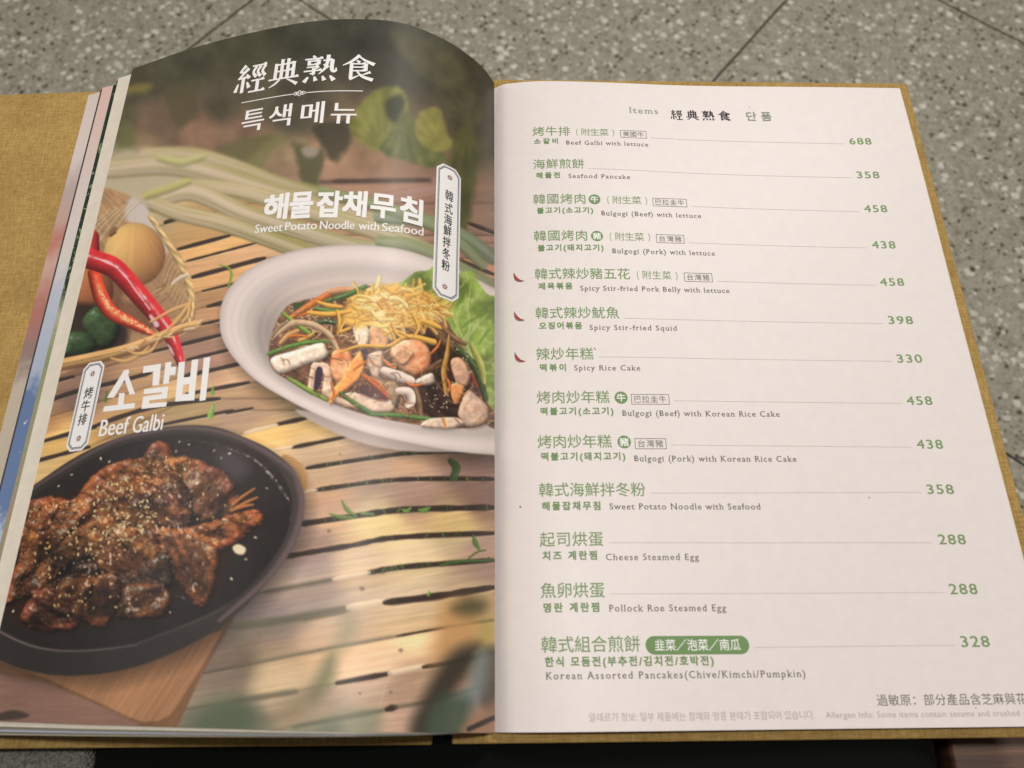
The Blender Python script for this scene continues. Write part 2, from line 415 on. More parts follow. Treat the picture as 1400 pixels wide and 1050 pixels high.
    CV = (top * (1 - mk[..., None]) + t2 * mk[..., None]).astype(np.float32)
    stroke([(440, 249), (588, 247)], 2.6, (84, 66, 60), 2.2, 0.8, tube=0)
    stroke([(560, 262), (600, 258)], 4, (170, 140, 132), 3, 0.6, tube=0)
    leaf = lambda P, c, s=4.0, a=0.8: shape(P, c, s, a, wob=6, wsc=16)
    for P, c in (([(296, 205), (320, 190), (352, 186), (380, 190), (362, 205), (338, 222), (318, 220)], (106, 102, 66)), ([(330, 228), (350, 205), (385, 188), (378, 206), (352, 232)], (126, 122, 78)),
                 ([(400, 195), (420, 200), (445, 210), (440, 240), (430, 256), (414, 246), (405, 222)], (82, 84, 58)), ([(430, 175), (470, 165), (480, 195), (455, 222), (440, 205)], (64, 62, 50)),
                 ([(350, 110), (372, 95), (380, 130), (360, 160), (345, 140)], (96, 92, 72)), ([(230, 130), (262, 110), (270, 150), (245, 175)], (92, 84, 60)), ([(160, 190), (176, 165), (184, 200), (174, 226), (162, 212)], (112, 112, 70)),
                 ([(168, 122), (190, 112), (208, 116), (196, 126), (172, 128)], (138, 126, 66)), ([(470, 85), (520, 70), (560, 90), (550, 120), (500, 110)], (70, 66, 54))):
        leaf(P, c)
    # ginkgo-like leaves on the right
    def vein(X, Y, d, cx, cy, c0, c1):
        a = np.arctan2(Y - cy, X - cx)
        q = np.clip(0.5 + 0.16 * np.sin(a * 22) + 0.75 * fbm(X / 16, Y / 16, 3), 0, 1)[..., None]
        return (rgb_(c0) * (1 - q) + rgb_(c1) * q).astype(np.float32)
    for P, cen, c0, c1, s in (([(538, 40), (570, 50), (600, 62), (630, 85), (636, 110), (610, 118), (580, 105), (555, 85), (540, 62)], (640, 130), (78, 74, 52), (96, 90, 62), 5),
                              ([(476, 172), (490, 145), (512, 124), (540, 118), (556, 128), (560, 150), (548, 172), (530, 200), (512, 206), (488, 190)], (525, 205), (110, 110, 54), (146, 144, 78), 2.2),
                              ([(520, 206), (545, 165), (556, 150), (575, 170), (600, 205), (612, 222), (588, 228), (560, 222)], (552, 160), (82, 90, 50), (118, 120, 66), 2.4),
                              ([(566, 165), (585, 148), (600, 150), (610, 178), (618, 198), (600, 206), (582, 200), (570, 185)], (612, 202), (128, 122, 60), (158, 150, 82), 1.8),
                              ([(530, 135), (548, 128), (552, 150), (540, 168), (528, 152)], (540, 150), (58, 58, 42), (70, 70, 48), 3),
                              ([(612, 250), (618, 210), (630, 175), (645, 170), (652, 215), (648, 270), (636, 330), (624, 320)], (640, 170), (72, 74, 44), (98, 96, 54), 4),
                              ([(596, 120), (630, 118), (655, 130), (660, 165), (640, 175), (612, 150)], (650, 170), (72, 66, 48), (92, 86, 60), 4)):
        shape(P, lambda X, Y, d: vein(X, Y, d, cen[0], cen[1], c0, c1), s * 1.1, 0.95, wob=4, wsc=14)
    shape([(412, 204), (424, 200), (436, 205), (430, 214), (418, 214)], (180, 164, 150), 2.5, 0.7)
    # ---- spring onions
    def stalk(P, h_, c0, c1, s=1.8):
        def col(X, Y, al, side):
            q = np.clip(np.abs(side) ** 2 * 0.9 + 0.9 * fbm(al * 4 + h_[0], side * 4.5 + 9, 3), 0, 1)[..., None]
            e = np.clip((al - 0.35) * 1.2, 0, 1)[..., None]
            base = rgb_(c0) * (1 - e) + rgb_(c1) * e
            return base * (1 - q) + base * rgb_((206, 210, 168)) * q
        stroke(P, h_, col, s, 0.97, tube=0.22)
    shape([(128, 262), (150, 212), (190, 206), (250, 210), (262, 250), (230, 280), (190, 280), (150, 300), (120, 320)], (196, 182, 150), 6, 0.9, wob=6, wsc=20)
    stalk([(200, 212), (262, 212), (320, 228), (380, 250), (430, 262)], [10, 11, 11, 10, 9], (202, 184, 148), (168, 156, 118))
    stalk([(150, 232), (230, 226), (300, 240), (380, 264), (450, 285), (540, 310)], [12, 14, 14, 13, 12, 12], (210, 190, 160), (178, 164, 132))
    stalk([(250, 252), (330, 262), (420, 288), (520, 318), (600, 352)], [9, 11, 12, 13, 13], (204, 186, 150), (178, 166, 132))
    stalk([(205, 278), (260, 262), (330, 290), (400, 312), (480, 336), (540, 346)], [12, 13, 13, 13, 12, 12], (212, 192, 162), (160, 156, 124))
    stalk([(198, 272), (240, 290), (300, 304), (350, 320), (410, 342), (440, 350)], [11, 11, 12, 12, 12, 11], (206, 186, 150), (166, 158, 120))
    stalk([(520, 296), (580, 302), (630, 322), (674, 352)], [10, 10, 10, 10], (142, 152, 124), (122, 132, 112))
    stalk([(440, 262), (520, 282), (600, 312), (660, 362)], [7, 8, 8, 7], (150, 158, 118), (132, 138, 108), 2.4)
    stalk([(520, 330), (570, 338), (640, 372), (674, 392)], [8, 9, 9, 8], (150, 156, 120), (136, 138, 110), 2.2)
    for P, c in (([(200, 268), (230, 258), (258, 248)], (186, 180, 110)), ([(218, 216), (248, 222), (278, 214)], (190, 186, 122))):
        stroke(P, [5, 6, 4], c, 2, 0.8, tube=0.4)
    w = win(-60, 12, 700, 345)
    f = blur(CV[w], 2.4); mk = np.clip((320 - GY[w]) / 90, 0, 1)[..., None]
    CV[w] = CV[w] * (1 - mk) + f * mk
    # ---- basket with onions, chillies and green peppers
    shape([(60, 320), (120, 262), (165, 262), (196, 285), (225, 318), (248, 352), (262, 400), (262, 440), (190, 470), (130, 492), (50, 505)],
          lambda X, Y, d: (rgb_((184, 144, 102)) * (1 + 0.16 * fbm((X + Y) / 22, (X - Y) / 4, 3) + 0.12 * fbm(X / 18, Y / 18, 3))[..., None]).astype(np.float32), 2.0, 0.96)
    shape([(205, 330), (232, 345), (246, 385), (246, 420), (226, 440), (200, 425), (205, 380)], (160, 124, 94), 6, 0.6)
    for k in range(16):
        x = 206 + k * 3.2; y = 330 + k * 6.6
        stroke([(x, y + 16), (x + 12, y - 8 + PR.uniform(-4, 4)), (x + 22, y - 4)], PR.uniform(0.8, 1.6), (206, 170, 122), 1.0, 0.6, tube=0.3)
    for _ in range(60):
        x, y = PR.uniform(170, 262), PR.uniform(390, 462)
        L = PR.uniform(8, 18); a = PR.uniform(-0.9, -0.2)
        stroke([(x, y), (x + L * math.cos(a), y + L * math.sin(a))], PR.uniform(0.5, 1.3), [(222, 184, 124), (128, 94, 68), (200, 158, 104)][PR.randint(3)], 0.7, 0.6, tube=0.2)
    shape([(172, 300), (178, 272), (198, 280), (212, 306), (228, 330), (224, 345), (200, 312)], (214, 202, 192), 3.5, 0.9, wob=2)
    for k in range(5):
        stroke([(92 + k * 14, 345 - k * 4), (116 + k * 14, 318 - k * 6), (150 + k * 10, 288 - k * 3)], 1.5, (214, 196, 158), 1.6, 0.5)
    # far rim of the basket
    rim = lambda X, Y, al, sd: (rgb_((216, 182, 124)) * (1 + 0.12 * np.sin(al * 60 + sd * 3) + 0.12 * fbm(X / 4, Y / 9, 2))[..., None])
    stroke([(205, 296), (226, 327), (247, 362), (259, 392), (261, 418), (258, 438)], [3.0, 4, 4.6, 5, 4.6, 3.5], rim, 0.9, 0.97)
    stroke([(236, 388), (246, 380), (256, 376)], [2, 3, 2.5], (224, 206, 176), 0.9, 0.9)
    def onion(cx, cy, rx, ry, c0, c1, c2):
        def col(X, Y, d):
            nx, ny = (X - cx) / rx, (Y - cy) / ry
            r = np.clip(1 - nx * nx - ny * ny, 0, 1)
            lgt = np.clip(0.35 + 0.75 * (np.sqrt(r) * 0.6 - nx * 0.30 - ny * 0.36), 0, 1.2)
            s = fbm(np.arctan2(Y - cy + ry * 1.2, X - cx) * 16, np.hypot(nx, ny) * 1.2, 3)
            q = np.clip(0.5 + nx * 0.55 + ny * 0.3, 0, 1)[..., None]
            c = (rgb_(c0) * (1 - q) + rgb_(c1) * q) * (0.50 + 0.62 * lgt + 0.05 * s)[..., None]
            return np.clip(c, 0, 1).astype(np.float32)
        a = np.linspace(0, 2 * math.pi, 22, endpoint=False)
        shape(np.stack([cx + rx * np.cos(a), cy + ry * np.sin(a)], 1), col, 1.3)
    shape([(105, 380), (150, 360), (170, 400), (150, 430), (110, 430)], (110, 74, 54), 5, 0.7)
    onion(128, 396, 27, 33, (190, 118, 74), (140, 84, 58), None)
    onion(184, 348, 42, 43, (230, 188, 116), (212, 148, 92), None)
    stroke([(150, 322), (155, 315), (160, 312)], [2, 4, 1.5], (120, 80, 54), 1.6, 0.7)
    stroke([(152, 322), (158, 318)], 1.4, (92, 58, 44), 1.0, 0.7)
    shape([(70, 440), (100, 415), (160, 425), (176, 460), (150, 488), (70, 500)], (42, 32, 28), 5, 0.9)
    def pepper(P, c):
        lump(P, c, 0.06, 18, 16, 0.6, (205, 225, 215), 0.25, 1.2, 0.3, shin=26)
    pepper([(112, 440), (128, 420), (148, 424), (164, 444), (158, 468), (140, 478), (122, 464)], (56, 76, 44))
    pepper([(84, 470), (98, 454), (120, 456), (132, 472), (122, 486), (98, 492), (80, 490)], (50, 70, 42))
    chili = lambda P, h_, c, hl: stroke(P, h_, lambda X, Y, al, sd: np.clip(rgb_(c) * (1 + 0.13 * fbm(X / 9, Y / 9, 3))[..., None], 0, 1), 1.0, 1.0, tube=0.62, hl=hl)
    shape([(150, 420), (190, 410), (220, 440), (190, 455)], (96, 56, 44), 6, 0.6)
    chili([(128, 374), (138, 406), (153, 428), (178, 441), (208, 456)], [8, 10.5, 10, 8, 3.5], (222, 66, 42), (0.15, 0.42, 0.85, (246, 190, 120)))
    for _ in range(70):
        t = PR.rand(); x = np.interp(t, [0, .3, .6, 1], [136, 150, 172, 205]); y = np.interp(t, [0, .3, .6, 1], [398, 422, 436, 454])
        stroke([(x + PR.uniform(-3, 3), y + PR.uniform(-4, 2)), (x + PR.uniform(-3, 3) + 1, y + PR.uniform(-4, 2))], PR.uniform(0.5, 1.0), (250, 206, 150), 0.5, 0.75, tube=0)
    chili([(128, 322), (126, 340), (126, 356)], [7, 10, 13], (206, 58, 54), (0.4, 0.2, 0.2, (240, 180, 170)))
    chili([(116, 352), (136, 358), (158, 368), (184, 396), (208, 424), (228, 450), (239, 472), (247, 496)], [14, 14, 14, 13.5, 12.5, 11, 8.5, 5.5], (204, 46, 50), (0.25, 0.17, 1.0, (246, 206, 204)))
    for P in ([(128, 352), (146, 358), (160, 366)], [(163, 369), (174, 381), (186, 398), (196, 411)], [(198, 414), (205, 423)], [(229, 470), (234, 478), (238, 486)]):
        stroke(P, [0.5, 1.7, 0.6][:len(P)] if len(P) == 3 else 1.1, (248, 212, 212), 0.8, 0.85, tube=0)
    stroke([(206, 432), (214, 444)], [2.2, 3.6], (244, 214, 214), 1.2, 0.85, tube=0)
    # near rim, in front of the chilli
    stroke([(70, 503), (137, 489), (190, 475), (231, 457), (262, 444)], [7, 7, 6, 5, 4], (150, 104, 64), 1.2, 0.8, tube=0.3)
    stroke([(66, 500), (137, 486), (190, 471), (231, 454), (270, 441)], [6.5, 6.5, 5.5, 5, 3.2], lambda X, Y, al, sd: rgb_((220, 172, 110)) * (1 + 0.14 * fbm(X / 22, sd * 3, 3) - 0.2 * (np.abs(sd - 0.15) < 0.12))[..., None], 0.9, 1.0, tube=0.4)
    for k in range(24):
        t = PR.rand(); x = 160 + 112 * t; y = 478 - 38 * t
        L = PR.uniform(6, 16); a = PR.uniform(-0.9, 0.25)
        stroke([(x, y + 4), (x + L * math.cos(a), y + 3 + L * math.sin(a))], PR.uniform(0.7, 1.7), [(232, 192, 128), (196, 142, 90), (238, 206, 158)][PR.randint(3)], 0.7, 0.85, tube=0.3)
    for P in ([(152, 490), (170, 494), (190, 486), (204, 474)], [(176, 480), (188, 484), (206, 480), (216, 466)], [(236, 454), (252, 446), (268, 444)], [(206, 440), (236, 424), (258, 416)], [(228, 452), (244, 436), (256, 420)], [(250, 440), (258, 430), (260, 412)]):
        stroke(P, [1.6, 2.6, 2.4, 1.4][:len(P)], (222, 172, 108), 0.8, 0.9, tube=0.4)
    # ---- white bowl
    outer = [(300.5, 444), (303, 416), (315, 392), (340, 368), (380, 349), (430, 338), (490, 334.5), (545, 340), (590, 353), (630, 370), (672, 392), (720, 420), (730, 560), (715, 626), (672, 622), (620, 617), (560, 606), (500, 592), (440, 570), (390, 545), (350, 520), (320, 490), (305, 465)]
    o2 = spl(outer)
    w = win(280, 320, 700, 660)
    X, Y = GX[w], GY[w]
    # soft print shade under the bowl and its foot
    d = sdf(o2 + [4, 16], X, Y); CV[w] *= (1 - 0.42 * np.clip(0.5 - d / 26, 0, 1))[..., None]
    shape([(405, 560), (450, 588), (500, 607), (550, 616), (600, 618), (640, 616), (600, 600), (500, 580)], lambda X, Y, d: (rgb_((196, 178, 166)) * np.clip(0.72 + (Y - 575 + (550 - X) * 0.3) / 150, 0.6, 1.1)[..., None]).astype(np.float32), 1.4)
    d = sdf(o2, X, Y)
    inner = spl([(352, 470), (352, 440), (366, 412), (392, 392), (430, 378), (490, 372), (560, 380), (610, 396), (672, 420), (712, 440), (712, 575), (672, 588), (636, 589), (576, 585), (502, 571), (450, 552), (400, 528), (368, 500)])
    di = sdf(inner, X, Y)
    rimt = np.clip(di / np.maximum(di - d, 1e-3), 0, 1)       # 0 at the inner lip, 1 at the outer rim
    # rim turning towards the viewer
    vert = np.clip((Y - 330) / 290, 0, 1)
    rc = rgb_((232, 216, 205)) * np.ones(X.shape + (3,), np.float32)
    rc *= (0.93 + 0.07 * np.cos((rimt - 0.65) * 5))[..., None]
    leftness = np.clip((420 - X) / 130, 0, 1)
    rc *= (1 - 0.10 * leftness * (1 - rimt) * (1.2 - vert))[..., None]
    rc *= (1 - 0.020 * np.sin(rimt * 30) * leftness)[..., None]
    rc *= (1 - 0.10 * np.clip((rimt - 0.9) * 10, 0, 1))[..., None]
    rc += np.clip(0.04 * np.sin(rimt * 3.1) * vert, 0, 1)[..., None] * rgb_((255, 215, 195))
    lay(w, np.clip(0.5 - d / 1.8, 0, 1), np.clip(rc, 0, 1).astype(np.float32))
    # inside wall
    a = np.clip(-di / 60, 0, 1)
    ic = rgb_((216, 198, 185)) * (1 - 0.20 * np.clip((470 - X) / 110, 0, 1) * np.clip((Y - 380) / 60, 0, 1) - 0.10 * a)[..., None]
    ic = ic * (1 + 0.02 * np.sin(di * 0.5))[..., None]
    lay(w, np.clip(0.5 - di / 9, 0, 1), np.clip(ic, 0, 1).astype(np.float32))
    # ---- food in the bowl
    z3 = lambda P: [(350 + x / 4.2, 370 + y / 4.2) for x, y in P]
    food = z3([(215, 185), (150, 240), (95, 350), (72, 480), (95, 560), (160, 615), (300, 690), (420, 750), (640, 830), (950, 888), (1200, 905), (1300, 880), (1400, 860), (1400, 300), (1040, 170), (900, 110), (760, 95), (630, 90), (420, 140)])
    CL = np.zeros((CHT, CWD), np.float32)
    wf = win(340, 370, 705, 610)
    CL[wf] = np.clip(0.5 - sdf(spl(food), GX[wf], GY[wf]) / 2, 0, 1)
    lay(wf, CL[wf], (np.broadcast_to(rgb_((122, 88, 66)), GX[wf].shape + (3,)) * (1 + 0.5 * fbm(GX[wf] / 9, GY[wf] / 9, 4))[..., None]).astype(np.float32))
    cols = [(172, 126, 90), (146, 102, 72), (196, 152, 110), (120, 84, 62), (214, 168, 120), (82, 58, 46)]
    for _ in range(520):
        x, y = PR.uniform(366, 676), PR.uniform(400, 588)
        a = PR.uniform(-0.6, 1.0); L = PR.uniform(8, 26); b = a + PR.uniform(-1.3, 1.3)
        P = [(x, y), (x + L * .5 * math.cos(a), y + L * .5 * math.sin(a)), (x + L * .5 * (math.cos(a) + math.cos(b)), y + L * .5 * (math.sin(a) + math.sin(b)))]
        stroke(P, PR.uniform(0.7, 1.7), cols[PR.randint(6)], 0.6, 0.85, n=4, clip=CL, tube=0.6, hl=(0.3, 0.3, 0.5, (236, 210, 180)))
    S3 = lambda P, h_, c, **k: stroke(z3(P), np.array(h_) / 4.2, c, 0.7, 1.0, **{**dict(tube=0.45, hl=(0.3, 0.25, 0.3, (250, 240, 220))), **k})
    L3 = lambda P, c, **k: lump(z3(P), c, **{**dict(amp=0.10, sc=9, rim=6, gloss=0.35, dark=0.52, wob=0.5, shin=22), **k})
    # lettuce
    def let(X, Y, d):
        r = 1 - np.abs(fbm(X / 16 + 3, Y / 20, 4)) * 2.2
        v = np.clip(r, 0, 1) ** 3
        t = fbm(X / 30, Y / 26 + 8, 3)
        lp = np.clip(0.5 + (X - 600) / 150 - (Y - 440) / 260, 0, 1)
        c = rgb_((146, 172, 76)) * (0.86 + 0.42 * t + 0.10 * lp)[..., None]
        return np.clip(c + (rgb_((206, 214, 140)) - c) * (v * 0.65)[..., None], 0, 1).astype(np.float32)
    shape(z3([(812, 88), (860, 50), (930, 8), (985, 0), (1040, -30), (1160, 10), (1235, 0), (1270, 55), (1325, 130), (1400, 220), (1400, 760), (1330, 760), (1270, 600), (1180, 430), (1090, 280), (1030, 180), (900, 120)]), let, 0.9, wob=2.2, wsc=9)
    for P in ([(1110, 110), (1130, 260), (1200, 420), (1270, 560)], [(1240, 60), (1220, 200), (1230, 330), (1190, 400)], [(1330, 250), (1260, 330), (1210, 400)], [(1000, 40), (1060, 130), (1110, 240)]):
        S3(P, [3, 6, 7, 6][:len(P)], (196, 206, 134), tube=0.3, a=0.7) if False else stroke(z3(P), np.array([3, 6, 7, 6][:len(P)]) / 4.2, (196, 206, 134), 1.4, 0.6, tube=0.3)
    for P in ([(1180, 330), (1230, 290), (1300, 250)], [(1150, 200), (1180, 160), (1200, 80)], [(1280, 420), (1320, 360), (1345, 330)]):
        stroke(z3(P), np.array([3, 7, 2]) / 4.2, (96, 126, 52), 1.6, 0.7, tube=0.2)
    # dark right side
    shape(z3([(960, 330), (1080, 380), (1190, 500), (1230, 640), (1180, 860), (1060, 860), (930, 800), (900, 700), (1000, 560)]), lambda X, Y, d: (rgb_((58, 42, 36)) * (1 + 0.5 * fbm(X / 7, Y / 7, 4))[..., None]).astype(np.float32), 2, 0.92)
    S3([(990, 320), (1070, 400), (1190, 480)], [14, 24, 18], (112, 82, 58)); S3([(1040, 300), (1130, 380), (1200, 420)], [10, 16, 12], (134, 98, 66))
    S3([(1150, 440), (1260, 560), (1320, 740)], [14, 24, 14], (66, 84, 46)); S3([(1240, 430), (1290, 540), (1310, 640)], [14, 22, 12], (176, 178, 86)); S3([(1230, 590), (1268, 660)], [6, 6], (176, 50, 42))
    S3([(880, 610), (960, 590), (1060, 520)], [20, 24, 12], (118, 84, 60)); S3([(900, 650), (930, 740), (940, 820)], [16, 20, 18], (128, 94, 68)); S3([(960, 520), (1010, 620), (1100, 720)], [10, 14, 8], (92, 64, 50))
    S3([(1110, 370), (1098, 480), (1080, 580), (1092, 700)], [6, 14, 17, 10], (194, 142, 62))
    # greens, carrots, onions
    shape(z3([(213, 185), (300, 178), (300, 215), (215, 232)]), (70, 86, 54), 0.8, smooth=False)
    S3([(200, 270), (300, 205), (425, 130)], [14, 20, 20], (206, 116, 58)); S3([(430, 120), (520, 108), (570, 120)], [18, 20, 14], (206, 152, 108)); S3([(400, 175), (520, 140), (630, 92)], [8, 16, 14], (84, 116, 58))
    S3([(340, 215), (420, 232), (500, 230)], [10, 14, 8], (96, 132, 64)); S3([(150, 240), (230, 305), (300, 355)], [7, 14, 12], (128, 158, 62)); S3([(330, 310), (400, 290), (450, 300)], [10, 18, 14], (68, 82, 50))
    S3([(95, 390), (150, 340), (220, 300), (330, 312), (420, 370), (470, 460)], [8, 15, 18, 18, 17, 12], (204, 168, 130)); S3([(140, 415), (190, 370), (240, 345)], [10, 17, 10], (206, 158, 100)); S3([(90, 380), (120, 340), (180, 290)], [10, 10, 8], (150, 130, 96)); S3([(250, 400), (300, 380), (340, 350)], [9, 10, 6], (216, 164, 80))
    S3([(70, 478), (180, 440), (300, 412), (420, 405)], [10, 13, 13, 9], (98, 132, 56))
    L3([(92, 500), (230, 455), (370, 415), (402, 445), (404, 495), (270, 545), (150, 590), (100, 560)], (222, 200, 176), amp=0.06, rim=7, dark=0.66)
    L3([(298, 690), (318, 545), (360, 528), (415, 540), (436, 610), (430, 720), (380, 710), (390, 600), (350, 590), (335, 690)], (208, 174, 148), amp=0.08, rim=4, dark=0.62)
    shape(z3([(348, 560), (382, 565), (372, 650), (345, 690), (332, 670)]), lambda X, Y, d: (rgb_((66, 54, 66)) * (1 + 0.4 * np.sin(Y * 2.2))[..., None]).astype(np.float32), 0.8)
    S3([(190, 620), (290, 680), (410, 745)], [10, 15, 10], (128, 156, 64))
    L3([(440, 470), (520, 455), (560, 520), (540, 600), (480, 640), (432, 590)], (226, 166, 118), tint=(214, 120, 70))
    L3([(380, 690), (430, 660), (470, 720), (560, 760), (620, 800), (540, 790), (440, 760)], (200, 168, 140), amp=0.08)
    L3([(500, 720), (580, 700), (700, 740), (800, 745), (790, 800), (740, 815), (640, 800)], (206, 176, 150), amp=0.08, rim=5, dark=0.62)
    shape(z3([(570, 680), (650, 640), (760, 740), (720, 750), (620, 720)]), (92, 62, 62), 2, 0.85)
    S3([(610, 600), (690, 660), (765, 730)], [11, 15, 10], (204, 92, 48))
    L3([(650, 480), (725, 462), (735, 540), (712, 600), (738, 655), (700, 650), (655, 580), (632, 520)], (194, 166, 138), tint=(150, 124, 104))
    shape(z3([(600, 455), (635, 460), (640, 510), (612, 525)]), (84, 78, 92), 1.4, 0.9)
    L3([(600, 465), (622, 550), (575, 640), (470, 720), (440, 765), (418, 755), (436, 690), (500, 610), (550, 520)], (230, 152, 84), amp=0.08, rim=4, dark=0.62)
    L3([(655, 330), (740, 305), (775, 380), (740, 450), (660, 440)], (212, 160, 114), tint=(190, 130, 88))
    L3([(558, 325), (600, 300), (652, 345), (640, 430), (604, 448), (574, 400)], (222, 196, 168), amp=0.08, dark=0.64)
    L3([(775, 445), (860, 398), (950, 405), (1002, 470), (995, 560), (925, 606), (850, 575), (800, 530)], (228, 164, 120), tint=(214, 122, 76), rim=9)
    L3([(770, 470), (830, 430), (905, 470), (880, 520), (850, 545), (800, 525)], (206, 152, 108), amp=0.3, gloss=0.6)
    S3([(735, 575), (820, 608), (890, 632)], [24, 32, 24], (234, 208, 188), tube=0.5)
    L3([(930, 620), (1010, 590), (1025, 640), (980, 660), (920, 650)], (208, 186, 164), amp=0.05)
    L3([(740, 650), (800, 640), (830, 700), (800, 780), (760, 720)], (150, 124, 96))
    S3([(820, 690), (878, 700), (890, 750), (870, 770)], [20, 28, 26, 18], (230, 208, 190), tube=0.5)
    S3([(480, 700), (575, 768), (660, 820)], [8, 15, 12], (88, 120, 66)); S3([(660, 826), (820, 832), (995, 852)], [8, 15, 11], (94, 128, 62))
    L3([(1118, 520), (1180, 505), (1232, 590), (1210, 665), (1150, 640)], (202, 156, 126), tint=(196, 140, 112))
    L3([(1125, 650), (1190, 660), (1190, 720), (1150, 770), (1120, 720)], (216, 140, 84))
    L3([(1165, 790), (1215, 690), (1280, 730), (1338, 800), (1318, 880), (1215, 902), (1168, 850)], (206, 172, 146), tint=(214, 140, 90), rim=9)
    L3([(945, 890), (1000, 850), (1150, 845), (1195, 880), (1120, 908), (1010, 905)], (208, 180, 154), amp=0.06, rim=5, dark=0.64)
    stroke(z3([(1075, 850), (1090, 895)]), 2, (230, 156, 80), 0.8, 0.9)
    for q in ([(560, 570), (600, 540), (640, 520)], [(640, 610), (700, 640), (750, 700)], [(430, 640), (450, 700), (440, 740)], [(720, 500), (760, 540), (800, 560)], [(250, 260), (320, 240), (380, 250)], [(1000, 480), (1040, 440), (1060, 400)], [(860, 640), (900, 660), (960, 650)], [(180, 380), (240, 372), (300, 380)], [(1080, 600), (1110, 650), (1100, 700)]):
        S3(q, [5, 9, 5], (216, 118, 52))
    for _ in range(75):
        x, y = PR.uniform(372, 640), PR.uniform(425, 580)
        if x > 585 and y < 500: continue
        a = PR.uniform(-0.5, 1.1); L = PR.uniform(8, 24); b = a + PR.uniform(-1.3, 1.3)
        P = [(x, y), (x + L * .5 * math.cos(a), y + L * .5 * math.sin(a)), (x + L * .5 * (math.cos(a) + math.cos(b)), y + L * .5 * (math.sin(a) + math.sin(b)))]
        stroke(P, PR.uniform(0.6, 1.2), [(170, 120, 84), (120, 82, 58), (90, 60, 46), (206, 160, 116), (190, 110, 60)][PR.randint(5)], 0.7, 0.7, n=4, clip=CL, tube=0.6, hl=(0.3, 0.3, 0.5, (236, 210, 180)))
    tf = fbm(GX[wf] / 4.5, GY[wf] / 4.5, 3)
    CV[wf] *= (1 + 0.07 * tf * CL[wf])[..., None]
    # shredded egg heap
    heap = z3([(490, 250), (600, 140), (740, 78), (880, 98), (1030, 155), (1045, 225), (980, 290), (860, 320), (700, 300), (570, 330)])
    shape(heap, lambda X, Y, d: (rgb_((232, 180, 88)) * (1 + 0.22 * fbm(X / 8, Y / 6, 3))[..., None]).astype(np.float32), 3.5, 0.97, wob=5, wsc=9)
    ecol = [(248, 212, 122), (240, 190, 92), (222, 164, 74), (252, 226, 152), (234, 182, 98), (204, 144, 64)]
    for k in range(190):
        a, q = PR.rand() * 6.28, math.sqrt(PR.rand())
        x, y = 350 + (780 + 285 * q * math.cos(a)) / 4.2, 370 + (212 + 118 * q * math.sin(a)) / 4.2
        th_ = PR.uniform(-0.6, 0.8); L = PR.uniform(10, 34); b = th_ + PR.uniform(-1.5, 1.5)
        stroke([(x, y), (x + L * .5 * math.cos(th_), y + L * .5 * math.sin(th_)), (x + L * .5 * (math.cos(th_) + math.cos(b)), y + L * .5 * (math.sin(th_) + math.sin(b)))],
               PR.uniform(0.8, 2.8), ecol[PR.randint(6)], 0.9, 0.8, n=5, tube=0.3, hl=(0.3, 0.3, 0.4, (255, 240, 190)))
    for P, h_ in (([(355, 180), (420, 200), (490, 208)], [8, 13, 9]), ([(300, 240), (420, 250), (540, 235)], [10, 15, 10]), ([(465, 230), (478, 290), (468, 360)], [8, 11, 7]), ([(500, 300), (480, 350), (540, 330)], [7, 10, 8]), ([(480, 470), (600, 432), (760, 432), (870, 378), (1020, 410)], [6, 9, 10, 13, 18]),
                  ([(740, 370), (800, 345), (880, 380)], [6, 9, 8]), ([(900, 250), (930, 320), (910, 370)], [8, 11, 7]), ([(780, 300), (800, 350), (830, 380)], [8, 10, 7]), ([(960, 290), (1020, 310), (1060, 330)], [12, 18, 8])):
        S3(P, h_, (230, 172, 72))
    for x, y in ((700, 250), (680, 160), (720, 245)):
        shape(z3([(x - 24, y), (x, y - 18), (x + 26, y + 2), (x, y + 22)]), (252, 234, 170), 1.6, 0.8)
    for q in ((1040, 740, 70, 80, 22), (1190, 540, 60, 110, 22), (830, 480, 150, 60, 10), (300, 300, 130, 70, 14), (1160, 680, 60, 50, 12), (640, 640, 150, 90, 12)):
        seeds(q[4], 350 + q[0] / 4.2, 370 + q[1] / 4.2, q[2] / 4.2, q[3] / 4.2, (236, 214, 172), (0.8, 1.4))
    # ---- wooden trivet
    def wood(X, Y, d):
        a_ = -0.98
        u, v = X * math.cos(a_) + Y * math.sin(a_), -X * math.sin(a_) + Y * math.cos(a_)
        g = fbm(u / 60, v / 1.6, 4, 0.6)
        strip = vnoise(u / 400, v / 19)
        return np.clip(rgb_((172, 124, 86)) * (1 + 0.14 * g + 0.10 * strip)[..., None], 0, 1).astype(np.float32)
    shape([(-70, 880), (0, 900), (316, 846), (318, 850), (260, 950), (243, 992), (230, 1030), (-70, 1030)], (120, 88, 72), 1.2, smooth=False)
    shape([(-70, 880), (320, 846), (318, 850), (300, 872), (243, 992), (200, 1030), (240, 1030)], lambda X, Y, d: (wood(X, Y, d) * 0.74).astype(np.float32), 1.2, smooth=False)
    shape([(-70, 940), (0, 922), (60, 932), (130, 962), (184, 988), (230, 1030), (-70, 1030)], lambda X, Y, d: (rgb_((140, 106, 90)) * (1 + 0.05 * vnoise((X - Y * 0.2) / 34, Y / 300) + 0.06 * fbm(X / 30, Y / 3, 3))[..., None]).astype(np.float32), 1.6, smooth=False)
    shape([(-70, 880), (0, 895), (160, 905), (304, 862), (280, 905), (244, 962), (232, 978), (216, 986), (196, 987), (176, 980), (130, 958), (60, 926), (0, 905), (-70, 890)], wood, 1.1, smooth=False)
    shape([(-30, 985), (0, 975), (20, 971), (40, 978), (20, 984)], (66, 56, 50), 1.6, 0.9)
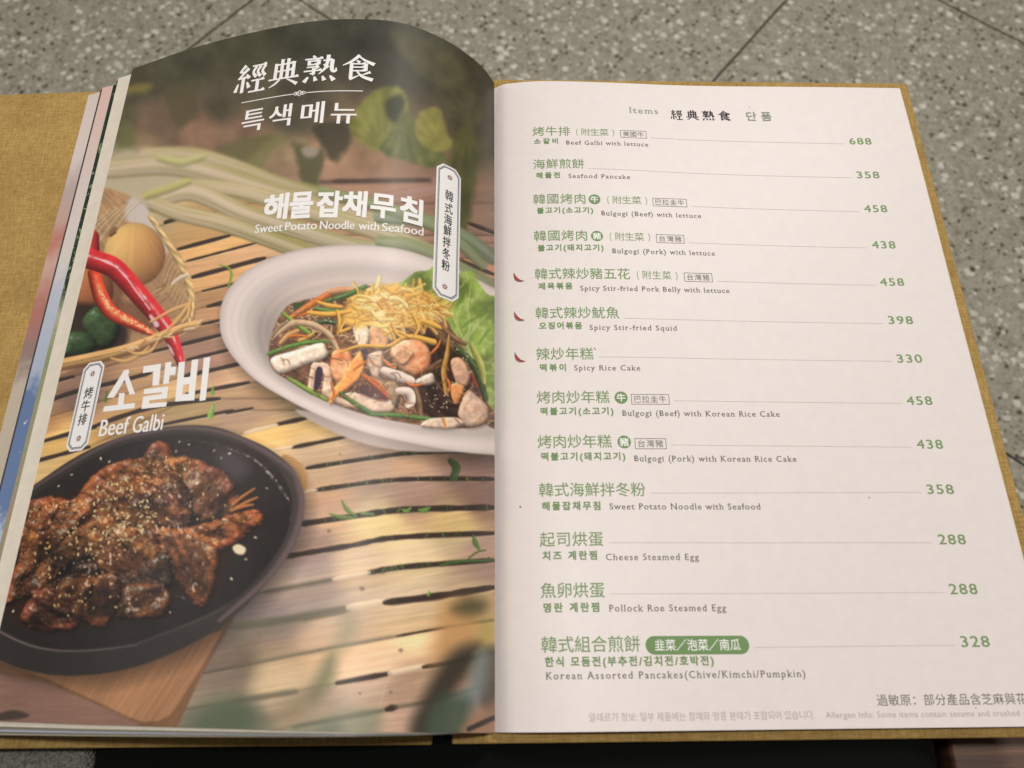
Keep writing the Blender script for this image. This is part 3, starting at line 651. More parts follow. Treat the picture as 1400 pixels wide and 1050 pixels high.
    # shade of the pan on the trivet and mat
    pan = [(-60, 792), (-40, 750), (-10, 705), (20, 680), (51, 660), (95, 630), (140, 607), (200, 588), (261, 581), (300, 585), (327, 595), (365, 612), (397, 637), (412, 665), (416, 690), (410, 725), (395, 757), (364, 798), (308, 852), (233, 894), (163, 917), (93, 924), (40, 917), (0, 903), (-60, 870)]
    pp = spl(pan)
    w = win(-60, 570, 470, 1000)
    X, Y = GX[w], GY[w]
    # round grip of the trivet behind the pan
    shape([(385, 625), (402, 626), (416, 640), (421, 655), (417, 672), (405, 672)], lambda X, Y, d: (rgb_((206, 156, 98)) * (1 + 0.14 * np.sin(np.hypot(X - 396, Y - 655) * 1.7))[..., None]).astype(np.float32), 1.0)
    d = sdf(pp + [7, 12], X, Y); CV[w] *= (1 - 0.48 * np.clip(0.5 - d / 34, 0, 1))[..., None]
    d = sdf(pp, X, Y)
    n_ = fbm(X / 30, Y / 30, 4)
    lgt = np.clip((X + (600 - Y) * 0.7) / 420, 0, 1)
    pc = rgb_((48, 43, 40)) * np.ones(X.shape + (3,), np.float32) * (1 + 0.5 * lgt + 0.08 * n_)[..., None]
    lay(w, np.clip(0.5 - d / 1.6, 0, 1), pc.astype(np.float32))
    stroke([(-20, 716), (51, 664), (140, 611), (200, 592), (261, 585), (327, 599), (395, 640), (409, 668), (412, 692), (405, 726), (390, 757), (360, 796), (300, 848)], [1, 1.5, 2, 2.4, 2.6, 3, 4, 4.5, 4.5, 4.5, 4.5, 4, 2.5], (112, 92, 90), 2.6, 0.85, tube=0.1)
    inn = spl([(-60, 812), (-30, 762), (10, 715), (60, 670), (140, 620), (200, 600), (261, 593), (310, 601), (350, 617), (380, 641), (396, 670), (399, 700), (390, 735), (368, 770), (327, 814), (261, 850), (187, 878), (93, 888), (47, 881), (0, 860), (-60, 835)])
    di = sdf(inn, X, Y)
    ic = rgb_((38, 32, 30)) * np.ones(X.shape + (3,), np.float32) * (1 + 0.75 * np.clip((720 - Y) / 150, 0, 1) * np.clip((X - 120) / 250, 0, 1) + 0.16 * fbm(X / 14, Y / 14, 4))[..., None]
    lay(w, np.clip(0.5 - di / 3, 0, 1), ic.astype(np.float32))
    stroke([(-10, 858), (20, 874), (47, 884), (75, 889), (93, 890), (130, 889), (187, 882)], [1.4, 1.4, 1.2, 1, 0.9, 0.8, 0.5], (128, 112, 108), 1.0, 0.8, tube=0)
    stroke([(187, 880), (261, 852), (310, 830)], [1, 1.4, 1.2], (84, 68, 66), 1.6, 0.8, tube=0)
    def wet(P, h_, a):
        stroke(P, h_, lambda X, Y, al, sd: rgb_((226, 208, 192)) * np.clip(0.45 + 0.9 * fbm(X / 3, Y / 3, 3), 0.25, 1)[..., None], 0.8, a, tube=0)
    wet([(293, 607), (322, 616), (350, 630), (372, 652), (384, 668), (394, 682)], [0.7, 1.4, 1.2, 2.0, 2.0, 1], 0.8)
    wet([(394, 682), (398, 700), (396, 712)], [1, 0.8, 0.4], 0.4)
    wet([(240, 606), (262, 602), (290, 606)], [0.5, 0.7, 0.5], 0.35)
    shape([(300, 615), (330, 625), (340, 645), (320, 655), (300, 640)], (108, 98, 104), 9, 0.45)
    for x0, y0, x1, y1 in ((240, 814, 252, 818), (259, 819, 270, 824)): wet([(x0, y0), (x1, y1)], 1.0, 0.8)
    # ---- beef
    shape([(8, 826), (30, 740), (40, 690), (120, 668), (160, 636), (240, 630), (320, 680), (350, 712), (320, 750), (290, 820), (240, 810), (225, 845), (150, 850), (60, 864), (20, 850)], (46, 28, 20), 5, 0.95)
    grow = lambda P: [(sum(q[0] for q in P) / len(P) + (x - sum(q[0] for q in P) / len(P)) * 1.13, sum(q[1] for q in P) / len(P) + (y - sum(q[1] for q in P) / len(P)) * 1.11) for x, y in P]
    B = lambda P, c, **k: lump(grow(P), tuple(q * 0.86 for q in c), **{**dict(rot=PR.uniform(-1.2, 1.2), an=1.5, amp=0.72, sc=13, rim=10, gloss=1.0, gcol=(214, 186, 174), dark=0.16, wob=2.6, soft=1.2, tint=(150, 82, 42), fib=0.10, shin=20, fold=0.55), **k})
    B([(196, 634), (204, 614), (216, 605), (230, 610), (236, 628), (228, 640), (206, 644)], (126, 72, 52), amp=0.3)
    B([(226, 634), (250, 626), (278, 634), (284, 650), (262, 660), (236, 656)], (150, 92, 58), amp=0.4)
    B([(254, 652), (286, 640), (308, 652), (322, 676), (318, 700), (296, 712), (268, 706), (254, 684)], (134, 82, 62), amp=0.4)
    B([(112, 690), (124, 662), (150, 640), (196, 630), (226, 642), (240, 660), (220, 690), (180, 708), (140, 712), (116, 706)], (152, 84, 48))
    B([(36, 692), (62, 682), (82, 682), (96, 694), (92, 716), (66, 726), (40, 718)], (142, 74, 40))
    B([(30, 730), (52, 706), (84, 700), (100, 724), (96, 754), (80, 784), (66, 806), (36, 812), (8, 824), (18, 790), (30, 760)], (140, 74, 40), tint=(184, 106, 56), an=1.0)
    B([(76, 720), (94, 690), (120, 682), (150, 690), (160, 716), (140, 740), (104, 750), (80, 744)], (130, 72, 44))
    B([(180, 690), (212, 668), (246, 664), (258, 684), (256, 718), (238, 724), (206, 716), (184, 712)], (98, 58, 46), tint=(150, 86, 52))
    B([(76, 766), (98, 736), (140, 712), (176, 700), (204, 704), (212, 730), (214, 756), (200, 778), (178, 788), (150, 782), (126, 762), (96, 774)], (136, 78, 46), tint=(176, 104, 58))
    B([(214, 724), (250, 722), (284, 716), (312, 706), (344, 700), (352, 714), (330, 734), (300, 752), (270, 746), (236, 748)], (150, 78, 42), tint=(190, 104, 56))
    B([(222, 736), (250, 730), (276, 744), (296, 754), (292, 790), (282, 822), (268, 822), (250, 800), (232, 772)], (128, 74, 50), rot=0.9, an=3.0, amp=0.7)
    B([(96, 790), (110, 770), (134, 776), (128, 800), (104, 804)], (84, 50, 38))
    B([(150, 812), (172, 788), (204, 770), (226, 756), (232, 786), (228, 800), (196, 808)], (104, 72, 62), gloss=0.9, gcol=(226, 220, 226))
    B([(160, 838), (172, 806), (200, 800), (224, 804), (228, 836), (200, 844), (178, 846)], (134, 78, 52), amp=0.45)
    B([(112, 842), (120, 812), (134, 790), (158, 790), (162, 816), (148, 850), (134, 856)], (118, 66, 44), rot=1.2, an=2.2)
    B([(80, 808), (92, 790), (118, 788), (126, 806), (112, 824), (90, 826)], (120, 68, 42))
    B([(32, 846), (46, 818), (64, 806), (86, 812), (108, 828), (102, 856), (80, 862), (50, 858)], (116, 60, 42), tint=(160, 88, 52))
    # glistening wet sparks and fibres over the meat
    MK = np.zeros((CHT, CWD), np.float32)
    w = win(0, 600, 360, 870)
    X, Y = GX[w], GY[w]
    dm = sdf(spl([(14, 820), (30, 740), (40, 692), (120, 672), (160, 640), (216, 612), (290, 648), (320, 690), (345, 708), (300, 752), (282, 818), (240, 806), (224, 840), (150, 846), (60, 858), (36, 846), (60, 806)]), X, Y)
    mm = np.clip(-dm / 6, 0, 1)
    r1 = fbm(X / 3.4, Y / 2.8, 3, 0.6)
    s1 = np.clip((r1 - 0.22) * 3.5, 0, 1) * np.clip(fbm(X / 26 + 5, Y / 26, 3) * 2.2, 0, 1) * mm
    CV[w] += s1[..., None] * rgb_((130, 84, 52)) * 0.75
    s2 = np.clip((fbm(X / 3.2, Y / 2.4, 2) - 0.42) * 6, 0, 1) * np.clip(fbm(X / 22 + 15, Y / 22, 3) * 2.4 - 0.2, 0, 1) * mm
    CV[w] += s2[..., None] * rgb_((190, 168, 160)) * 0.65
    s3 = np.clip((fbm(X / 5 + 80, Y / 4, 3) - 0.25) * 3, 0, 1) * mm
    CV[w] *= (1 - 0.45 * s3)[..., None]
    lo = fbm(X / 34 + 21, Y / 30 + 4, 3)
    lit = 0.86 * np.clip(1.02 + 0.62 * lo + 0.30 * np.clip((720 - Y) / 90, -1, 1) * np.clip((260 - X) / 160, 0, 1), 0.42, 1.4)
    CV[w] = CV[w] * (1 + (lit - 1) * mm)[..., None]
    hot = np.clip((np.clip(fbm(X / 5.5 + 60, Y / 3.6, 3) - 0.10, 0, 1) * 3.2), 0, 1) * np.clip(lit - 0.74, 0, 0.5) * mm
    CV[w] += hot[..., None] * rgb_((220, 130, 66)) * 0.6
    gl = np.clip((fbm(X / 4.2 + 9, Y / 7, 3) - 0.30) * 5, 0, 1) * np.clip(fbm(X / 30 + 2, Y / 24 + 8, 2) * 2.5, 0, 1) * mm
    CV[w] += gl[..., None] * rgb_((200, 186, 190)) * 0.55
    CV[w] = np.clip(CV[w], 0, 1) * (1 - mm[..., None] * (1 - np.array([0.97, 1.05, 1.0], np.float32)))
    for P in ([(318, 690), (330, 680), (348, 668)], [(322, 694), (338, 686), (352, 680)], [(316, 698), (334, 692), (346, 690)]):
        stroke(P, [1.6, 2, 1.2], (196, 122, 58), 0.7, 0.95)
    shape([(318, 748), (326, 744), (336, 750), (332, 758), (322, 756)], (236, 220, 180), 1.2)
    seeds(120, 165, 698, 50, 42, (238, 208, 152), (1.3, 2.3)); seeds(75, 140, 735, 50, 34, (232, 198, 140)); seeds(34, 225, 650, 46, 18); seeds(24, 90, 790, 60, 46, (210, 178, 124)); seeds(24, 240, 680, 70, 50); seeds(18, 130, 820, 70, 28, (214, 182, 120)); seeds(14, 60, 720, 30, 40, (226, 172, 96))
    for x, y in ((245, 605), (259, 608), (292, 617), (302, 627), (313, 620), (241, 617), (138, 627), (150, 632), (98, 650), (80, 665), (335, 765), (232, 838), (18, 836), (350, 735), (365, 668), (316, 792), (190, 628)):
        seeds(1, x, y, 1, 1, (226, 208, 172), (1.2, 2.0))
    # ---- blurred leaves in the foreground
    ly = np.zeros((CHT, CWD, 4), np.float32)
    def soft_blob(P, c, s, a):
        s = s * 1.45
        P = spl(P); w = win(P[:, 0].min() - 3 * s, P[:, 1].min() - 3 * s, P[:, 0].max() + 3 * s, P[:, 1].max() + 3 * s)
        d = sdf(P, GX[w], GY[w]); m = np.clip(0.5 - d / (2 * s), 0, 1); m = m * m * (3 - 2 * m)
        lay(w, m, c, a)
    soft_blob([(458, 880), (470, 840), (486, 842), (488, 870), (466, 890)], (140, 140, 106), 12, 0.5)
    soft_blob([(425, 945), (444, 900), (458, 895), (456, 930), (430, 958)], (112, 116, 80), 9, 0.75)
    soft_blob([(380, 975), (420, 940), (440, 945), (400, 985)], (140, 124, 92), 12, 0.6)
    soft_blob([(436, 1000), (470, 974), (520, 972), (510, 1010)], (122, 130, 104), 9, 0.65)
    soft_blob([(380, 1010), (410, 990), (460, 985), (460, 1012)], (104, 112, 88), 9, 0.6)
    soft_blob([(255, 1010), (280, 965), (325, 950), (350, 975), (340, 1010)], (84, 98, 74), 15, 0.85)
    soft_blob([(320, 850), (360, 845), (420, 850), (360, 865), (325, 880)], (104, 104, 84), 12, 0.5)
    soft_blob([(330, 900), (350, 880), (346, 930), (325, 960)], (110, 98, 80), 16, 0.5)
    soft_blob([(590, 905), (600, 850), (620, 822), (655, 830), (658, 880), (630, 900)], (206, 156, 100), 14, 0.9)
    soft_blob([(618, 832), (640, 816), (664, 822), (660, 838), (636, 842)], (84, 80, 52), 9, 0.85)
    soft_blob([(655, 850), (680, 845), (680, 895), (656, 890)], (178, 160, 84), 8, 0.7)
    soft_blob([(655, 895), (685, 890), (685, 970), (655, 960)], (82, 74, 62), 6, 0.85)
    soft_blob([(560, 1000), (590, 930), (620, 890), (655, 880), (650, 910), (620, 950), (600, 1010)], (58, 54, 44), 10, 0.92)
    soft_blob([(625, 960), (640, 930), (652, 895), (668, 895), (664, 940), (648, 966)], (134, 146, 142), 9, 0.85)
    soft_blob([(585, 1012), (592, 965), (620, 950), (645, 962), (630, 1012)], (78, 94, 76), 10, 0.9)
    soft_blob([(630, 1000), (655, 972), (685, 955), (685, 985), (660, 1005)], (168, 128, 92), 7, 0.7)
    stroke([(641, 997), (676, 981)], 3.2, (62, 54, 50), 1.2, 0.9, tube=0)
    # fine paper and screen grain
    g = blur(PR.randn(CHT, CWD).astype(np.float32), 0.5)
    CV += (g * 0.010)[..., None]
    CV = np.clip(CV, 0.02, 1)

paint_print()

def sample_print(U, V):
    x = np.clip((U - OX) * KP, 0, CWD - 1.01); y = np.clip((V - OY) * KP, 0, CHT - 1.01)
    xi = x.astype(int); yi = y.astype(int); fx = (x - xi)[..., None]; fy = (y - yi)[..., None]
    return (CV[yi, xi] * (1 - fx) + CV[yi, xi + 1] * fx) * (1 - fy) + (CV[yi + 1, xi] * (1 - fx) + CV[yi + 1, xi + 1] * fx) * fy
# ------------------------------------------------------------------ helpers
def srgb(r, g, b):
    f = lambda c: (c / 255) / 12.92 if c <= 10.3 else (((c / 255) + 0.055) / 1.055) ** 2.4
    return (f(r), f(g), f(b), 1)

def tag(o, label=None, cat=None, group=None, kind=None):
    if label: o['label'] = label
    if cat: o['category'] = cat
    if group: o['group'] = group
    if kind: o['kind'] = kind
    return o

def empty(name, loc=(0, 0, 0)):
    o = bpy.data.objects.new(name, None)
    COL.objects.link(o)
    o.location = loc
    o.empty_display_size = 0.02
    return o

def link(name, me, mats, parent=None):
    o = bpy.data.objects.new(name, me)
    COL.objects.link(o)
    for m in (mats if isinstance(mats, (list, tuple)) else [mats]):
        me.materials.append(m)
    if parent: o.parent = parent
    return o

def mat(name, col, rough=0.6, spec=0.4):
    m = bpy.data.materials.new(name)
    m.use_nodes = True
    b = m.node_tree.nodes['Principled BSDF']
    b.inputs['Base Color'].default_value = col
    b.inputs['Roughness'].default_value = rough
    b.inputs['Specular IOR Level'].default_value = spec
    return m

class NT:
    """tiny node-tree writer"""
    def __init__(s, m):
        s.m, s.t = m, m.node_tree
        s.b = s.t.nodes['Principled BSDF']
    def n(s, kind, **kw):
        n = s.t.nodes.new(kind)
        for k, v in kw.items():
            if k.startswith('i_'):
                key = k[2:]
                n.inputs[int(key) if key.isdigit() else key.replace('_', ' ')].default_value = v
            else:
                setattr(n, k, v)
        return n
    def l(s, a, ao, b, bi):
        s.t.links.new(a.outputs[ao], b.inputs[bi])
    def ramp(s, src, out, stops):
        r = s.n('ShaderNodeValToRGB')
        e = r.color_ramp.elements
        while len(e) < len(stops): e.new(0.5)
        for k, (p, c) in enumerate(stops):
            e[k].position = p
            e[k].color = c
        s.l(src, out, r, 0)
        return r
    def mix(s, fac, fo, a, ao, b, bo, mode='MIX', f=None):
        m = s.n('ShaderNodeMix', data_type='RGBA', blend_type=mode)
        if fac is not None: s.l(fac, fo, m, 0)
        else: m.inputs[0].default_value = f
        for q, qo, idx in ((a, ao, 6), (b, bo, 7)):
            if isinstance(q, tuple): m.inputs[idx].default_value = q
            else: s.l(q, qo, m, idx)
        return m
    def bump(s, src, out, strength, dist):
        b = s.n('ShaderNodeBump', i_Strength=strength, i_Distance=dist)
        s.l(src, out, b, 'Height')
        s.l(b, 0, s.b, 'Normal')
        return b

# ------------------------------------------------------------------ materials
def m_paper(name, col, blot=0.05, rough=0.42, gloss=0.35):
    m = mat(name, col, rough, gloss)
    k = NT(m)
    c = k.n('ShaderNodeTexCoord')
    n1 = k.n('ShaderNodeTexNoise', i_Scale=190, i_Detail=6, i_Roughness=0.62)
    n2 = k.n('ShaderNodeTexNoise', i_Scale=2600, i_Detail=2)
    k.l(c, 'Object', n1, 'Vector'); k.l(c, 'Object', n2, 'Vector')
    a = tuple(x * (1 - blot) for x in col[:3]) + (1,)
    b = tuple(min(1, x * (1 + blot)) for x in col[:3]) + (1,)
    r = k.ramp(n1, 0, [(0.36, a), (0.64, b)])
    k.l(r, 0, k.b, 'Base Color')
    k.bump(n2, 0, 0.12, 0.0003)
    return m

PAPER = m_paper('page_paper', srgb(240, 230, 225), 0.017)
PAPER_EDGE = m_paper('page_back_paper', srgb(236, 226, 208), 0.04)
GREEN = mat('green_ink', srgb(126, 157, 102), 0.6)
GREENB = mat('green_bold_ink', srgb(116, 150, 92), 0.6)
PALEGREEN = mat('pale_green_ink', srgb(152, 166, 134), 0.6)
GREY = mat('grey_ink', srgb(112, 101, 100), 0.6)
DARK = mat('dark_ink', srgb(52, 46, 44), 0.6)
FAINT = mat('faint_ink', srgb(186, 176, 170), 0.6)
LINE = mat('line_ink', srgb(200, 188, 182), 0.6)
WHITE = mat('white_ink', srgb(254, 251, 247), 0.5)
REDINK = mat('chili_ink', srgb(168, 60, 52), 0.6)
STEMINK = mat('chili_stem_ink', srgb(66, 74, 52), 0.6)
ROSE = mat('rose_ink', srgb(165, 120, 112), 0.6)
NAVY = mat('navy_ink', srgb(72, 74, 92), 0.6)

def m_cover():
    m = mat('mustard_linen', srgb(176, 136, 66), 0.78, 0.25)
    k = NT(m)
    c = k.n('ShaderNodeTexCoord')
    mx = k.n('ShaderNodeMapping'); mx.inputs['Scale'].default_value = (190, 2300, 900)
    my = k.n('ShaderNodeMapping'); my.inputs['Scale'].default_value = (2300, 190, 900)
    k.l(c, 'Object', mx, 0); k.l(c, 'Object', my, 0)
    na = k.n('ShaderNodeTexNoise', i_Scale=1.0, i_Detail=3, i_Roughness=0.6)
    nb = k.n('ShaderNodeTexNoise', i_Scale=1.0, i_Detail=3, i_Roughness=0.6)
    nc = k.n('ShaderNodeTexNoise', i_Scale=38, i_Detail=5, i_Roughness=0.6)
    k.l(mx, 0, na, 'Vector'); k.l(my, 0, nb, 'Vector'); k.l(c, 'Object', nc, 'Vector')
    ad = k.n('ShaderNodeMath', operation='ADD'); k.l(na, 0, ad, 0); k.l(nb, 0, ad, 1)
    r = k.ramp(ad, 0, [(0.30, srgb(142, 113, 60)), (0.5, srgb(180, 146, 83)), (0.70, srgb(208, 178, 116))])
    # ramp input is 0..2, so halve it
    hv = k.n('ShaderNodeMath', operation='MULTIPLY', i_1=0.5); k.l(ad, 0, hv, 0); k.l(hv, 0, r, 0)
    r2 = k.ramp(nc, 0, [(0.3, (0.80, 0.78, 0.74, 1)), (0.7, (1.12, 1.12, 1.12, 1))])
    mm = k.mix(None, None, r, 0, r2, 0, 'MULTIPLY', 0.8)
    k.l(mm, 2, k.b, 'Base Color')
    k.bump(ad, 0, 0.35, 0.0004)
    return m
COVER = m_cover()
SPINE = mat('spine_lining', srgb(30, 28, 26), 0.8)

FLOOR_Z = -0.51
def m_terrazzo():
    m = mat('terrazzo', srgb(140, 134, 118), 0.42, 0.4)
    k = NT(m)
    c = k.n('ShaderNodeTexCoord')
    base = k.n('ShaderNodeTexNoise', i_Scale=55, i_Detail=6, i_Roughness=0.7)
    k.l(c, 'Object', base, 'Vector')
    r0 = k.ramp(base, 0, [(0.25, srgb(148, 143, 126)), (0.5, srgb(172, 167, 150)), (0.75, srgb(192, 187, 170))])
    cur = r0; co = 0
    warp = k.n('ShaderNodeTexNoise', i_Scale=90, i_Detail=2)
    k.l(c, 'Object', warp, 'Vector')
    for sc, th, edge, cols, rnd in (
            (210, 0.30, 0.30, (srgb(158, 151, 132), srgb(116, 109, 92)), 0.5),
            (120, 0.24, 0.30, (srgb(82, 76, 62), srgb(100, 93, 77)), 0.17),
            (95, 0.30, 0.36, (srgb(146, 137, 118), srgb(168, 160, 140)), 0.30),
            (84, 0.26, 0.31, (srgb(206, 200, 184), srgb(230, 224, 208)), 0.20),
            (135, 0.26, 0.31, (srgb(192, 186, 168), srgb(218, 212, 196)), 0.16)):
        mp = k.n('ShaderNodeMapping'); mp.inputs['Location'].default_value = (sc * 0.37, sc * 0.11, 0)
        mp.inputs['Rotation'].default_value = (0, 0, sc)
        wv = k.n('ShaderNodeVectorMath', operation='MULTIPLY_ADD')
        wv.inputs[1].default_value = (0.006, 0.006, 0)
        k.l(warp, 1, wv, 0); k.l(c, 'Object', wv, 2); k.l(wv, 0, mp, 0)
        v = k.n('ShaderNodeTexVoronoi', i_Scale=sc, i_Randomness=1.0, voronoi_dimensions='2D')
        v.distance = 'MINKOWSKI'
        v.inputs['Exponent'].default_value = 1.4
        k.l(mp, 0, v, 'Vector')
        sep = k.n('ShaderNodeSeparateColor'); k.l(v, 'Color', sep, 0)
        sz = k.n('ShaderNodeMath', operation='MULTIPLY_ADD', i_1=0.22, i_2=edge - 0.06); k.l(sep, 1, sz, 0)
        lt = k.n('ShaderNodeMath', operation='LESS_THAN'); k.l(v, 'Distance', lt, 0); k.l(sz, 0, lt, 1)
        ex = k.n('ShaderNodeMath', operation='LESS_THAN', i_1=rnd); k.l(sep, 0, ex, 0)
        mk = k.n('ShaderNodeMath', operation='MULTIPLY'); k.l(lt, 0, mk, 0); k.l(ex, 0, mk, 1)
        rr = k.ramp(sep, 2, [(0, cols[0]), (1, cols[1])])
        mm = k.mix(mk, 0, cur, co, rr, 0)
        cur, co = mm, 2
    k.l(cur, co, k.b, 'Base Color')
    return m
TERRAZZO = m_terrazzo()
JOINT = mat('joint_grout', srgb(62, 58, 50), 0.9, 0.1)

# ------------------------------------------------------------------ mesh helpers
def grid_mesh(name, P):
    """P (n, m, 3) -> quad grid mesh"""
    n, m = P.shape[:2]
    me = bpy.data.meshes.new(name)
    idx = np.arange(n * m).reshape(n, m)
    f = np.stack([idx[:-1, :-1], idx[1:, :-1], idx[1:, 1:], idx[:-1, 1:]], -1).reshape(-1, 4)
    me.vertices.add(n * m)
    me.vertices.foreach_set('co', P.astype(np.float32).ravel())
    me.loops.add(f.size)
    me.loops.foreach_set('vertex_index', f.astype(np.int32).ravel())
    me.polygons.add(len(f))
    me.polygons.foreach_set('loop_start', np.arange(0, f.size, 4, dtype=np.int32))
    me.polygons.foreach_set('loop_total', np.full(len(f), 4, np.int32))
    me.polygons.foreach_set('use_smooth', np.ones(len(f), bool))
    me.update(calc_edges=True)
    return me

def slab_mesh(name, top, thick):
    """closed sheet: top surface (n, m, 3) and the same surface thick lower"""
    n, m = top.shape[:2]
    low = top.copy(); low[..., 2] -= thick
    V = np.concatenate([top.reshape(-1, 3), low.reshape(-1, 3)])
    a = np.arange(n * m).reshape(n, m); b = a + n * m
    F = []
    for i in range(n - 1):
        for j in range(m - 1):
            F.append((a[i, j], a[i + 1, j], a[i + 1, j + 1], a[i, j + 1]))
            F.append((b[i, j], b[i, j + 1], b[i + 1, j + 1], b[i + 1, j]))
    for j in range(m - 1):
        F.append((a[0, j], a[0, j + 1], b[0, j + 1], b[0, j]))
        F.append((a[-1, j + 1], a[-1, j], b[-1, j], b[-1, j + 1]))
    for i in range(n - 1):
        F.append((a[i + 1, 0], a[i, 0], b[i, 0], b[i + 1, 0]))
        F.append((a[i, -1], a[i + 1, -1], b[i + 1, -1], b[i, -1]))
    me = bpy.data.meshes.new(name)
    me.from_pydata(V.tolist(), [], [tuple(int(q) for q in f) for f in F])
    bm = bmesh.new(); bm.from_mesh(me)
    bmesh.ops.recalc_face_normals(bm, faces=bm.faces)
    bm.to_mesh(me); bm.free()
    for p in me.polygons: p.use_smooth = True
    me.set_sharp_from_angle(angle=0.7)
    return me

def box_bm(bm, lo, hi, bevel=0.0, seg=2):
    g = bmesh.ops.create_cube(bm, size=1)
    for v in g['verts']:
        v.co = Vector([lo[i] + (v.co[i] + 0.5) * (hi[i] - lo[i]) for i in range(3)])
    if bevel:
        es = list({e for v in g['verts'] for e in v.link_edges})
        bmesh.ops.bevel(bm, geom=es, offset=bevel, segments=seg, affect='EDGES', profile=0.5)
    return g

def bm_obj(name, bm, mats, parent=None, smooth=True):
    me = bpy.data.meshes.new(name)
    bmesh.ops.recalc_face_normals(bm, faces=bm.faces)
    bm.to_mesh(me); bm.free()
    if smooth:
        for p in me.polygons: p.use_smooth = True
    return link(name, me, mats, parent)

# ------------------------------------------------------------------ lettering
DG = None
def glyphs(body, weight=0.0, spacing=1.0, res=3):
    """outline text as (verts (n,2), faces) in em units"""
    cu = bpy.data.curves.new('tmp', 'FONT')
    cu.body = body
    cu.size = 1.0
    cu.offset = weight
    cu.space_character = spacing
    cu.resolution_u = res
    ob = bpy.data.objects.new('tmp', cu)
    COL.objects.link(ob)
    dg = bpy.context.evaluated_depsgraph_get()
    me = bpy.data.meshes.new_from_object(ob.evaluated_get(dg))
    v = np.empty(len(me.vertices) * 3); me.vertices.foreach_get('co', v)
    f = [tuple(p.vertices) for p in me.polygons]
    bpy.data.objects.remove(ob); bpy.data.curves.remove(cu); bpy.data.meshes.remove(me)
    return v.reshape(-1, 3)[:, :2], f

def merge(parts):
    V, F, M, o = [], [], [], 0
    for v, f, mi in parts:
        V.append(v); F += [tuple(i + o for i in q) for q in f]; M += [mi] * len(f); o += len(v)
    return np.concatenate(V), F, M

def serif(v, f, w=0.055, h=0.03):
    """add small foot and head serifs to the stem ends of upright outline letters"""
    bm = bmesh.new()
    vs = [bm.verts.new((a[0], a[1], 0)) for a in v]
    for q in f:
        try: bm.faces.new([vs[i] for i in q])
        except ValueError: pass
    out = []
    for e in bm.edges:
        if len(e.link_faces) != 1: continue
        a, b = e.verts[0].co, e.verts[1].co
        if abs(a.y - b.y) > 0.004: continue
        L = abs(a.x - b.x)
        if not 0.045 < L < 0.13: continue
        fy = e.link_faces[0].calc_center_median().y
        x0, x1 = min(a.x, b.x) - w, max(a.x, b.x) + w
        y0, y1 = (a.y, a.y + h) if fy > a.y else (a.y - h, a.y)
        out.append((np.array([(x0, y0), (x1, y0), (x1, y1), (x0, y1)]), [(0, 1, 2, 3)], 0))
    bm.free()
    return out

def text_parts(body, weight=0.0, spacing=1.0, contrast=0.0, feet=False, xs=1.0, shear=0.0):
    """lettering in em units; contrast thickens uprights only, feet adds serifs"""
    v, f = glyphs(body, 0.0, spacing)
    parts = [(v, f, 0)]
    if weight > 0.003:
        r = weight * 0.82
        offs = [(-r, -r), (r, -r), (r, r), (-r, r)]
        if weight > 0.02: offs += [(r, 0), (-r, 0), (0, r), (0, -r)]
        for a in offs:
            parts.append((v + a, f, 0))
    if contrast:
        for d in (-1, -0.5, 0.5, 1):
            parts.append((v + [d * contrast, 0], f, 0))
    if feet:
        parts += serif(v, f)
    out = []
    for k, (a, b, c) in enumerate(parts):
        a = a.copy() * [xs, 1]
        a[:, 0] += shear * a[:, 1]
        out.append((a, b, c))
    return out

def fit(parts, x0, x1, y0, y1):
    """scale lettering to an ink box"""
    A = np.concatenate([p[0] for p in parts])
    lo, hi = A.min(0), A.max(0)
    s = np.array([(x1 - x0), (y1 - y0)]) / np.maximum(hi - lo, 1e-9)
    return [((v - lo) * s + [x0, y0], f, m) for v, f, m in parts]

def line_of_text(body, x0, x1, yc, em, **kw):
    """lettering of em height whose letter spacing is opened until it spans x0..x1; yc is the mid-height of the letters"""
    kw = dict(kw)
    xs = kw.get('xs', 1.0)
    def width(sp):
        v, _ = glyphs(body, 0.0, sp)
        return v[:, 0].min() * xs, v[:, 0].max() * xs
    a, b = width(1.0)
    sp = 1.0
    want = (x1 - x0) / em
    if len(body) > 1:
        c, d = width(1.3)
        g = ((d - c) - (b - a)) / 0.3
        sp = 1.0 + (want - (b - a)) / max(g, 1e-6)
        if sp < 0.86:
            kw['xs'] = xs * want / (b - a) ; sp = 1.0
    parts = text_parts(body, spacing=sp, **kw)
    A = np.concatenate([p[0] for p in parts])
    mid = kw.get('mid', 0.36)
    return [((v - [A[:, 0].min(), 0.36]) * em + [x0, yc], f, m) for v, f, m in parts]

def put(name, parts, mats, parent, surf, lift=0.00006, cuts=None):
    """lay flat lettering on a page: cut it along the page's bending lines, then lift it onto the surface"""
    bm = bmesh.new()
    for k, (v, f, m) in enumerate(parts):
        vs = [bm.verts.new((a[0], a[1], k * 0.000004)) for a in v]
        for q in f:
            try:
                fc = bm.faces.new([vs[i] for i in q]); fc.material_index = m
            except ValueError: pass
    if cuts is not None and len(bm.verts):
        xs = [v.co.x for v in bm.verts]
        lo, hi = min(xs), max(xs)
        for c in cuts:
            if lo < c < hi:
                bmesh.ops.bisect_plane(bm, geom=bm.verts[:] + bm.edges[:] + bm.faces[:], dist=1e-9, plane_co=(c, 0, 0), plane_no=(1, 0, 0))
    if not len(bm.verts):
        bm.free(); return None
    A = np.array([v.co[:] for v in bm.verts])
    P = surf(A[:, 0], A[:, 1], lift + A[:, 2])
    for v, p in zip(bm.verts, P): v.co = p
    me = bpy.data.meshes.new(name)
    bm.to_mesh(me); bm.free()
    # letters face up
    up = sum(p.normal.z * p.area for p in me.polygons)
    if up < 0: me.flip_normals()
    return link(name, me, mats, parent)

